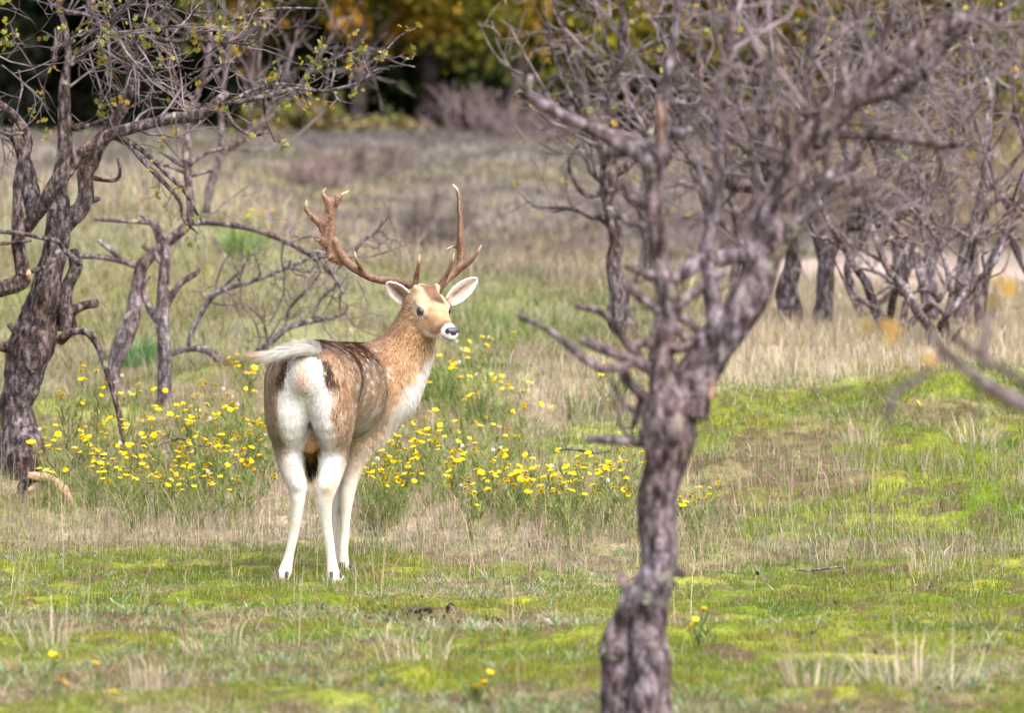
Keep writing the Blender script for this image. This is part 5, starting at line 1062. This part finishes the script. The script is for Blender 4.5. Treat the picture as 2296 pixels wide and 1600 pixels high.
        # forelegs
        FC = mix(cream, A(.56, .38, .23), sstep(.36, .58, zz + .04 * n1)); FC = mix(FC, A(.62, .53, .43), sstep(.1, .5, n1) * .4)
        C = mix(C, FC, 1 / (1 + np.exp(-(np.minimum(g('torso'), np.minimum(g('neck'), g('hind'))) - g('fore')) / .012)))
        # neck
        cd = (P - na) @ chest_n
        NC = mix(white, A(.58, .38, .22), sstep(.0, .045, cd + .018 * n1 + .012 * n2)); NC = mix(NC, A(.43, .265, .135), sstep(.035, .085, cd + .02 * n1)); NC = mix(NC, A(.30, .165, .08), sstep(.115, .20, cd + .025 * n1))
        NC = mix(NC, fawn * 1.2, sstep(.0, .5, n3) * .35 * (1 - sstep(.85, 1.0, zz)))
        wn = 1 / (1 + np.exp(-(g('torso') - g('neck')) / .02))
        C = mix(C, NC, wn * (1 - (g('fore') < g('neck')) * .6))
        # head
        hh = P - HA; t = hh @ h / Lh; b = hh @ s_; c = hh @ u
        KC = mix(A(.43, .265, .14), A(.56, .38, .225), sstep(-.3, .4, n1 + .4 * n2 + 3 * c)) + 0 * C
        KC = mix(KC, A(.66, .50, .35), (1 - sstep(.15, .55, t + .12 * n1)) * sstep(.020, .05, np.abs(b) + .01 * n2) * .5); KC = mix(KC, A(.36, .20, .10), sstep(.1, .5, n1 + .5 * n2) * sstep(.3, .5, t) * .45)
        fh = (1 - sstep(.022, .038, np.abs(b - .008 + .008 * n1))) * sstep(-.12, -.02, t) * (1 - sstep(.36, .48, t + .04 * n2)) * sstep(.01, .03, c)
        KC = mix(KC, A(.14, .066, .038), fh * .92)
        KC = mix(KC, A(.06, .04, .035), (1 - sstep(.5, 1.1, np.sqrt(((t - .37) / .09) ** 2 + ((b - .012) / .026) ** 2))) * sstep(.02, .04, c) * .9)
        eye = np.sqrt(((t - .37) / .16) ** 2 + ((c - .014) / .032) ** 2)
        KC = mix(KC, A(.76, .66, .54), (1 - sstep(.65, 1.0, eye)) * sstep(.03, .05, np.abs(b)) * .75)
        KC = mix(KC, dark, (1 - sstep(.33, .52, eye)) * sstep(.045, .055, np.abs(b)) * .9)
        KC = mix(KC, A(.20, .11, .07), (1 - sstep(.5, 1, np.sqrt(((t - .50) / .07) ** 2 + ((c - .004) / .009) ** 2))) * sstep(.03, .04, np.abs(b)) * .6)
        muz = sstep(.86, .92, t + 2.4 * np.maximum(-.012 - c, 0) + .03 * n2)
        KC = mix(KC, A(.13, .08, .065), sstep(.74, .82, t) * (1 - muz) * sstep(-.016, .002, c) * .8)
        KC = mix(KC, white, muz); KC = mix(KC, white, (1 - sstep(-.048, -.036, c)) * sstep(.45, .6, t) * .9)
        KC = mix(KC, A(.12, .08, .07), (1 - sstep(.004, .010, np.abs(t - .855))) * sstep(.006, .014, c) * .0)
        KC = mix(KC, A(.05, .035, .035), (1 - sstep(.0015, .0045, np.abs(c + .021))) * sstep(.74, .78, t))
        KC = KC * (.84 + .16 * muz)[:, None]
        C = mix(C, KC, (1 - sstep(.015, .04, g('head'))) / (1 + np.exp(-(g('neck') - g('head') - .004) / .008)))
        sac = np.minimum(g('sac'), 1)
        wsac = 1 / (1 + np.exp(-(np.minimum(g('hind'), np.minimum(g('torso'), g('rump'))) - g('sac')) / .006))
        SC = mix(A(.56, .32, .12), A(.05, .03, .025), 1 - sstep(.44, .50, zz))
        C = mix(C, SC, wsac)
        if jit is not None: C = C * (1 + .10 * n2 + .05 * n1)[:, None]
        return np.clip(C, .008, .9), flw
    C, flw = coat(V)
    body = obj('body', mesh_np('body', loc(V), F, C), MAT['fur'], root)
    # ---- fur: short flat hairs following the coat's lie
    N = vert_normals(V, F)
    P, tri = sample_mesh(V, F, 190000, r)
    Nn = norm(N[tri].mean(1)); ok = P[:, 2] > 0.03
    P, Nn = P[ok], Nn[ok]
    Cs, fs = coat(P); n = len(P)
    tg, _ = f.near(P)
    ish = np.minimum(1, np.maximum(0, (tg['neck'] - tg['head']) / .02)); leg = sstep(.30, .55, P[:, 2])
    ln = (.006 + .016 * leg) * (1 - .62 * ish) * (0.7 + .6 * r.random(n))
    lng = (r.random(n) < .012) & (ish < .1) & (leg > .8); ln[lng] *= 1.8
    brn = sstep(.55, .40, Cs.mean(1)) if False else 1 - sstep(.40, .60, Cs.mean(1))
    k = r.random(n); Cs = mix(Cs, A(.70, .50, .32), (k < .12) * brn * .6 * (1 - .6 * ish)); Cs = mix(Cs, A(.07, .035, .018), (k > .68) * brn * .75 * (1 - .7 * ish))
    Cs = Cs * (.72 + .42 * r.random(n))[:, None]
    fv, ff_, fc = strands(P - Nn * .001, Nn, fs, ln, np.full(n, .0019) * (1 - .4 * ish), Cs, .5, .22 + .1 * r.random(), r)
    tag(obj('fur', mesh_np('fur', loc(fv), ff_, np.clip(fc, 0, .9)), MAT['fur'], root), kind='stuff')
    # ---- tail: a stump with long hair swung aside
    tp = catmull([list(a_(710, 806, .02)) + [.024], list(a_(704, 786, -.035)) + [.024], list(a_(686, 778, -.085)) + [.020], list(a_(655, 780, -.105)) + [.014], list(a_(622, 788, -.10)) + [.010], list(a_(592, 792, -.09)) + [.004]], 12)
    tv, tf = tubes(tp[None, :, :3], tp[None, :, 3], 14)
    tl = obj('tail', mesh_np('tail', loc(tv), tf, np.tile(white, (len(tv), 1))), MAT['fur'], root)
    n = 9000; k = r.random(n) ** .8; P0 = np.stack([np.interp(k, np.linspace(0, 1, 12), tp[:, i]) for i in range(4)], 1)
    T0 = norm(np.stack([np.interp(k, np.linspace(0, 1, 12), np.gradient(tp[:, i])) for i in range(3)], 1))
    dv = r.normal(0, 1, (n, 3)); dv = norm(dv - (dv * T0).sum(1)[:, None] * T0)
    root_p = P0[:, :3] + dv * P0[:, 3:4] * .9
    lock = r.integers(0, 60, n); lk = r.normal(0, .13, (60, 3)); ln = (.05 + .06 * r.random(n)) * (1 - .25 * k)
    droop = T0 + A(0, 0, -.14) * (dv[:, 2:3] < .3) + dv * .05 + lk[lock] * .9 + r.normal(0, .03, (n, 3))
    droop[:, 2] += .22 * sstep(.75, 1, k)
    tc = mix(np.tile(white, (n, 1)), A(.62, .36, .15), sstep(.80, 1.0, k + .12 * r.normal(0, 1, n)) * .9)
    tc = tc * (.62 + .42 * r.random(60))[lock][:, None]; tc = mix(tc, A(.55, .34, .18), (dv[:, 2] > .75) * (r.random(n) < .35) * sstep(.25, .5, k) * .7)
    v1, f1, c1 = strands(root_p, dv, norm(droop) * 7, ln, np.full(n, .0011), tc, .7, .10, r)
    tag(obj('tail_hair', mesh_np('tail_hair', loc(v1), f1, c1), MAT['fur'], tl), kind='stuff')
    # ---- dark brush of hair below the belly
    n = 420; z = r.random(n); cen = a_(698, 1022, .20)
    P0 = cen + np.c_[r.normal(0, .010, n), r.normal(0, .010, n), -.035 * z + .02]
    v1, f1, c1 = strands(P0, norm(r.normal(0, 1, (n, 3)) * A(1, 1, .1)), np.tile(A(0, 0, -1.0), (n, 1)) + r.normal(0, .02, (n, 3)), .05 + .06 * r.random(n), np.full(n, .002), np.tile(A(.02, .013, .012), (n, 1)), .9, .05, r)
    bs = a_(697, 1095, .20)
    k = (v1 - cen)[:, 2:3] / (bs - cen)[2]; k = np.clip(k, 0, 1); v1 = v1 * (1 - .75 * k) + (cen + (bs - cen) * k) * .75 * k
    tag(obj('brush', mesh_np('brush', loc(v1), f1, c1), MAT['fur'], root), kind='stuff')
    # ---- eyes
    for sx in (-1, 1):
        c0 = H(.37, sx * .0580, .014); g = Geo(O)
        th = np.linspace(0, np.pi, 13); ph = np.linspace(0, 2 * np.pi, 19)[:-1]
        sv = np.stack([np.outer(np.sin(th), np.cos(ph)), np.outer(np.sin(th), np.sin(ph)), np.outer(np.cos(th), np.ones(18))], -1).reshape(-1, 3) * .0150
        ii, jj = np.meshgrid(np.arange(12), np.arange(18), indexing='ij'); q = np.stack([ii * 18 + jj, ii * 18 + (jj + 1) % 18, (ii + 1) * 18 + (jj + 1) % 18, (ii + 1) * 18 + jj], -1).reshape(-1, 4)
        g.add(c0 + sv, q[:, ::-1]); eo = obj('eye', g.mesh('eye'), MAT['eye'], root)
        # lids: two dark rims over the ball
        for up_ in (1, -1):
            aa = np.linspace(-1.35, 1.35, 9); out_ = s_ * sx
            arc = np.stack([c0 + .0156 * (np.cos(x) * (out_ * .50 + u * up_ * .86) + np.sin(x) * h) for x in aa])
            lv, lf = tubes(arc[None], np.full((1, 9), .0024 if up_ > 0 else .0016), 6)
            obj('eyelid', mesh_np('eyelid', loc(lv), lf, np.tile(A(.10, .06, .045) if up_ > 0 else A(.12, .08, .06), (len(lv), 1))), MAT['fur'], eo)
    # ---- nose pad
    nf = Field(H(1.0, 0, 0) - .06, H(1.0, 0, 0) + .06, .0022)
    nf.seg(H(.995, -.015, .009), H(.995, .015, .009), .0150, .0150, .0135, .0135, u, .008); nf.seg(H(1.01, 0, .004), H(1.03, 0, -.016), .0165, .0085, .014, .008, s_, .012)
    for sx in (-1, 1): nf.seg(H(1.05, sx * .0150, .006), H(1.0, sx * .023, .002), .0046, .0035, k=.003, sub=True)
    nv, nfc = snets(nf.D, nf.lo, nf.h); obj('nose', mesh_np('nose', loc(nv), nfc), MAT['nose'], root)
    # ---- ears: cupped leaves with thickness
    for tip, base, cupn, wd in ((a_(868, 624, .70), a_(916, 674, .765), norm(A(-.25, -1, -.10)), .031), (a_(1067, 618, .83), a_(1008, 670, .80), norm(A(.30, -1, -.05)), .030)):
        nt_, nv_ = 15, 13; ax_ = tip - base; La = np.linalg.norm(ax_); ax_ = ax_ / La
        wv = norm(np.cross(ax_, cupn)); cn = np.cross(wv, ax_); cn = cn if cn[1] < 0 else -cn
        tt = np.linspace(0, 1, nt_); vv = np.linspace(-1, 1, nv_)
        prof = wd * np.interp(tt, [0, .12, .35, .6, .8, .93, 1], [.55, .78, 1.0, .95, .70, .40, .06])
        T_, V_ = np.meshgrid(tt, vv, indexing='ij'); W_ = prof[:, None] * V_
        dep = -(1 - V_ ** 2) * prof[:, None] * (.95 - .5 * T_) + .012 * T_ ** 2
        X = base + ax_ * (T_ * La)[..., None] + wv * W_[..., None] + cn * dep[..., None]
        dn = -norm(np.cross(np.gradient(X, axis=0), np.gradient(X, axis=1))); dn = np.where((dn @ cn)[..., None] < 0, -dn, dn)
        B = X - dn * .0045 * (1.15 - .0 * T_)[..., None]
        nn1 = vnoise(X * 90, 4)
        ci = mix(np.tile(A(.52, .39, .33), (nt_ * nv_, 1)).reshape(nt_, nv_, 3), white, sstep(.35, .8, np.abs(V_) + .5 * (T_ - .5) + .15 * nn1))
        ci = mix(ci, A(.16, .09, .07), (1 - sstep(.08, .28, np.abs(V_ + .10 + .2 * nn1))) * sstep(.12, .25, T_) * (1 - sstep(.55, .75, T_)) * .9)
        ci = mix(ci, A(.42, .27, .17), (1 - sstep(.0, .14, T_)) * .5)
        co = mix(np.tile(A(.50, .33, .19), (nt_ * nv_, 1)).reshape(nt_, nv_, 3), white * .9, sstep(.8, 1.0, np.abs(V_)))
        g = Geo(O); q = []
        ii, jj = np.meshgrid(np.arange(nt_ - 1), np.arange(nv_ - 1), indexing='ij'); b0 = ii * nv_ + jj
        q = np.stack([b0, b0 + 1, b0 + nv_ + 1, b0 + nv_], -1).reshape(-1, 4); M = nt_ * nv_
        rim = [(i * nv_, (i + 1) * nv_) for i in range(nt_ - 1)] + [((i + 1) * nv_ + nv_ - 1, i * nv_ + nv_ - 1) for i in range(nt_ - 1)] + [((nt_ - 1) * nv_ + j, (nt_ - 1) * nv_ + j + 1) for j in range(nv_ - 1)]
        rimq = np.array([(a, b, b + M, a + M) for a, b in rim])
        g.add(np.concatenate([X.reshape(-1, 3), B.reshape(-1, 3)]), np.concatenate([q, q[:, ::-1] + M, rimq]), np.concatenate([ci.reshape(-1, 3), co.reshape(-1, 3)]))
        eo = obj('ear', g.mesh('ear'), MAT['fur'], root)
        # pale hair along rim and inside
        k = r.integers(0, M, 900); P0 = X.reshape(-1, 3)[k] + r.normal(0, .0015, (900, 3)); N0 = dn.reshape(-1, 3)[k]; edge = np.abs(V_.reshape(-1)[k])
        tt0 = np.tile(ax_, (900, 1)) + wv * (np.sign(V_.reshape(-1)[k]) * .7 * (edge > .7))[:, None]
        v1, f1, c1 = strands(P0, N0, tt0, .006 + .004 * r.random(900), np.full(900, .0008), ci.reshape(-1, 3)[k] * 1.0, .4, .3, r)
        tag(obj('ear_hair', mesh_np('ear_hair', loc(v1), f1, np.clip(c1, 0, .88)), MAT['fur'], eo), kind='stuff')
    # ---- antlers
    def antler(chains, palm, lo, hi, seed):
        fa = Field(lo, hi, .0032)
        for ch in chains: fa.chain([list(q[:3]) + list(q[3:]) for q in ch], 4 * len(ch), A(0, 1, 0), .010, 'a')
        if palm is not None:
            poly, org, e1, e2, thick = palm
            nrm = np.cross(e1, e2)
            g = np.meshgrid(*[np.arange(fa.n[i]) * fa.h + fa.lo[i] for i in range(3)], indexing='ij')
            X = g[0] - org[0]; Y = g[1] - org[1]; Z = g[2] - org[2]
            p1 = X * e1[0] + Y * e1[1] + Z * e1[2]; p2 = X * e2[0] + Y * e2[1] + Z * e2[2]; p3 = X * nrm[0] + Y * nrm[1] + Z * nrm[2]
            d2 = np.full(p1.shape, 9.0); ins = np.zeros(p1.shape, bool); m = len(poly)
            for i in range(m):
                (x0, y0), (x1, y1) = poly[i], poly[(i + 1) % m]
                ex, ey = x1 - x0, y1 - y0; tq = np.clip(((p1 - x0) * ex + (p2 - y0) * ey) / (ex * ex + ey * ey), 0, 1)
                d2 = np.minimum(d2, np.hypot(p1 - x0 - tq * ex, p2 - y0 - tq * ey))
                cr = ((y0 > p2) != (y1 > p2)); xx = x0 + (p2 - y0) / (ey if abs(ey) > 1e-9 else 1e-9) * ex; ins ^= cr & (p1 < xx)
            sd = np.where(ins, -d2, d2); bend = .035 * np.clip(p2, 0, 1) * 0
            th = thick * (1 + .25 * vnoise(np.stack([p1 * 40, p2 * 14, p3 * 0], -1), seed))
            # lens-shaped section: thin at rim, thicker inside
            ew = np.clip(-sd / .018, 0, 1) ** .6 * th + .0012
            dd = np.maximum(sd - .0045, np.abs(p3 - bend) - ew); kk = .008; hh = np.maximum(kk - np.abs(fa.D - dd), 0) / kk
            fa.D = (np.minimum(fa.D, dd) - hh * hh * kk * .25).astype(np.float32)
        av, af = snets(fa.D, fa.lo, fa.h)
        nb = np.zeros_like(av); ct = np.zeros(len(av))
        for k in range(4): np.add.at(nb, af[:, k], av[af[:, (k + 1) % 4]]); np.add.at(ct, af[:, k], 1)
        av = av * .6 + .4 * nb / ct[:, None]
        return av, af
    def ac(col_pts, av):
        """antler colours: dark brown, paler worn ridges, bone tips"""
        n1 = fbm(av * 55, 41, 3); n2 = fbm(av * np.array([1, 1, .35]) * 140, 44, 2)
        n2 = fbm(av * np.array([1.2, 1.2, .25]) * 110, 44, 2); c = mix(np.tile(A(.055, .029, .020), (len(av), 1)), A(.185, .105, .068), sstep(-.5, .6, n1 * .5 + .6 * n2 + .45 * sstep(1.02, 1.2, av[:, 2])))
        c = mix(c, A(.04, .022, .016), sstep(.2, .6, -n2) * .4)
        dt = np.min(np.stack([np.linalg.norm(av - q, axis=1) for q in col_pts]), 0)
        return mix(c, A(.62, .46, .29), 1 - sstep(.012, .04, dt))
    d1 = .78
    def L_(px, py, dd, ra): return list(a_(px, py, dd)) + [ra]
    beam = [L_(934, 646, .752, 0.0152), L_(917, 632, .79, 0.0148), L_(885, 624, .83, 0.0148), L_(857, 622, .85, 0.0144), L_(832, 616, .845, 0.0140), L_(806, 602, .82, 0.0148), L_(782, 585, .82, 0.0168), L_(762, 560, .81, 0.0168), L_(752, 535, .80, 0.0128)]
    brow = [L_(930, 638, .755, 0.0120), L_(934, 612, .74, 0.0100), L_(938, 592, .715, 0.0076), L_(940, 563, .70, 0.0028)]
    trez = [L_(815, 606, .82, 0.0104), L_(806, 588, .79, 0.0088), L_(798, 572, .775, 0.0064), L_(795, 555, .765, 0.0024)]
    tips_l = [a_(940, 562, .70), a_(795, 554, .765), a_(784, 420, .80), a_(689, 441, .80), a_(731, 413, .80)]
    hk = [[L_(738, 450, .80, 0.0088), L_(728, 436, .795, 0.0080), L_(724, 425, .79, 0.0056), L_(731, 414, .785, 0.0024)], [L_(752, 452, .80, 0.0096), L_(762, 434, .80, 0.0076), L_(773, 426, .805, 0.0048), L_(784, 420, .81, 0.0020)],
          [L_(715, 494, .80, 0.0088), L_(697, 476, .795, 0.0092), L_(686, 460, .79, 0.0080), L_(688, 442, .785, 0.0028)], [L_(726, 530, .80, 0.0072), L_(713, 532, .795, 0.0048), L_(706, 529, .79, 0.0044), L_(705, 521, .785, 0.0024)],
          [L_(742, 568, .80, 0.0072), L_(735, 574, .795, 0.0036), L_(736, 580, .79, 0.0020)]]
    pts = [(744, 580), (735, 576), (733, 566), (728, 551), (718, 541), (716, 533), (721, 523), (717, 506), (706, 493), (695, 480), (702, 474), (713, 483), (722, 478), (727, 468), (730, 445), (728, 436), (738, 437), (747, 434), (759, 431), (764, 438), (757, 450), (752, 469), (751, 495), (753, 523), (763, 551), (777, 573), (765, 588)]
    org = a_(750, 560, d1 + .03); e1 = norm(A(1, .18, 0)); e2 = norm(A(0, -.06, 1)); e2 = norm(e2 - e1 * e1.dot(e2))
    nr = np.cross(e1, e2)
    poly = []
    for px, py in pts:
        ray = norm(at(px, py, 10.0) - A(0, 0, CAM_H)); tq = (org - A(0, 0, CAM_H)).dot(nr) / ray.dot(nr); q = A(0, 0, CAM_H) + ray * tq - org
        poly.append((q.dot(e1), q.dot(e2)))
    av, af = antler([beam, brow, trez] + hk, (poly, org, e1, e2, .0085), a_(668, 655, .6) - A(0, .0, 0), a_(955, 400, 1.0), 3)
    obj('antler', mesh_np('antler', loc(av), af, ac(tips_l, av)), MAT['antler'], root)
    d2 = .79
    beam = [L_(983, 645, .775, 0.0152), L_(991, 631, .79, 0.0148), L_(1005, 617, .81, 0.0144), L_(1020, 604, .82, 0.0140), L_(1032, 590, .835, 0.0152), L_(1035, 572, .85, 0.0144), L_(1034, 545, .865, 0.0128)]
    trez = [L_(1022, 603, .82, 0.0120), L_(1040, 591, .80, 0.0104), L_(1056, 578, .785, 0.0084), L_(1068, 563, .775, 0.0064), L_(1080, 542, .765, 0.0024)]
    brow = [L_(986, 638, .775, 0.0120), L_(998, 616, .765, 0.0100), L_(1011, 591, .74, 0.0076), L_(1018, 561, .725, 0.0028)]
    rows = lambda q: [list(a_(x, y, d)) + [ra, rb] for x, y, d, ra, rb in q]
    blade = [(1033, 572, .86, .03, .016), (1033, 545, .875, .055, .0145), (1032, 520, .88, .062, .0145), (1032, 490, .88, .058, .0105), (1030, 460, .88, .048, .0095), (1029, 435, .875, .028, .0075), (1024, 418, .87, .014, .006), (1015, 407, .865, .005, .003)]
    spur = [L_(1026, 545, .87, 0.0080), L_(1014, 546, .85, 0.0048), L_(1000, 552, .84, 0.0020)]
    nub = [L_(1029, 468, .92, 0.0080), L_(1024, 462, .95, 0.0032)]
    tips_r = [a_(1080, 541, .765), a_(1018, 560, .725), a_(1014, 405, .86), a_(999, 552, .84)]
    av, af = antler([beam, trez, brow, rows(blade), spur, nub], None, a_(965, 655, .6), a_(1095, 395, 1.05), 6)
    obj('antler', mesh_np('antler', loc(av), af, ac(tips_r, av)), MAT['antler'], root)
    # ---- hooves and dewclaws
    for (px, py, dd, lean) in ((631, 1301, -.005, -.10), (757, 1317, -.025, .14), (778, 1294, .585, .08), (758, 1291, .63, .05)):
        c0 = a_(px, py, dd); c0[2] = .030
        hf = Field(c0 - .085, c0 + .085, .004)
        for sx in (-1, 1):
            top = c0 + A(sx * .010 - lean * .012, .010, .016); toe = c0 + A(sx * .015 + lean * .04, .040, -.022)
            hf.seg(top, toe, .0155, .0115, .019, .014, (1, 0, 0), .006); hf.seg(toe - A(0, .035, 0), toe, .0125, .0095, .009, .007, (1, 0, 0), .008)
        v_, f_ = snets(hf.D, hf.lo, hf.h); v_[:, 2] = np.maximum(v_[:, 2], .002)
        zc = v_[:, 2]; hcol = mix(np.tile(A(.05, .04, .038), (len(v_), 1)), cream, sstep(.016, .026, zc + .004 * vnoise(v_ * 120, 2)))
        obj('hoof', mesh_np('hoof', loc(v_), f_, hcol), MAT['fur'], root)
        for sx in (-1, 1):
            dc = c0 + A(sx * .017 + lean * -.03, -.024, .030)
            hf = Field(dc - .03, dc + .03, .003); hf.seg(dc + A(0, .004, .006), dc + A(0, -.006, -.007), .0078, .0055, .0075, .005, (1, 0, 0), .004)
            v_, f_ = snets(hf.D, hf.lo, hf.h); obj('dewclaw', mesh_np('dewclaw', loc(v_), f_), MAT['hoof'], root)
    # whiskers
    g = Geo(O)
    for i in range(26):
        sx = r.choice((-1, 1)); p0 = H(.80 + .14 * r.random(), sx * .026, -.028 + .022 * r.random()); dr = norm(s_ * sx * .8 + h * .4 - u * (.5 * r.random()) + r.normal(0, .15, 3))
        pp = np.stack([p0, p0 + dr * .010, p0 + dr * .020 - u * .003]); v_, f_ = tubes(pp[None], A(.0003, .00025, .0001)[None], 3); g.add(v_, f_, A(.7, .66, .6))
    tag(obj('whiskers', g.mesh('whiskers'), MAT['fur'], root), kind='stuff')
    # bring the group's children to the root's frame
    root.location.z -= .012
    return root
MAT['fur'] = attr_mat('deer_fur', .75, .12, 0.0, .06, 180, sheen=.15)
MAT['antler'] = attr_mat('antler', .5, .3, 0, .3, 90, .55, 110)
MAT['hoof'] = plain('hoof_horn', (.055, .042, .04), .5, .4)
MAT['eye'] = plain('eye_ball', (.022, .012, .010), .06, .8)
MAT['nose'] = plain('nose_leather', (.040, .038, .046), .32, .5, scale=300)
if want('deer'):
    build_deer()
    if want('grass'):
        parts = []
        for hx, hy, hd_ in ((631, 1305, 0), (757, 1320, 0), (778, 1298, .585), (758, 1295, .63)):
            p0 = at(hx, hy, 18 + hd_); n = 200; a = rng.random(n) * 6.28; q = .02 + .06 * rng.random(n); x = p0[0] + np.cos(a) * q; y = p0[1] - .025 + np.sin(a) * q
            parts.append(blades(pts(x, y), rng.random(n) * 6.28, rng.random(n) * .6, .025 + .04 * rng.random(n), np.full(n, .0026), rng.random(n) * .7, jitc(mix(np.tile(GREEN, (n, 1)), DRY, (rng.random(n) < .3) * .9))))
        grass_obj('trodden_grass', parts, 'short grass standing round the hooves of the deer')
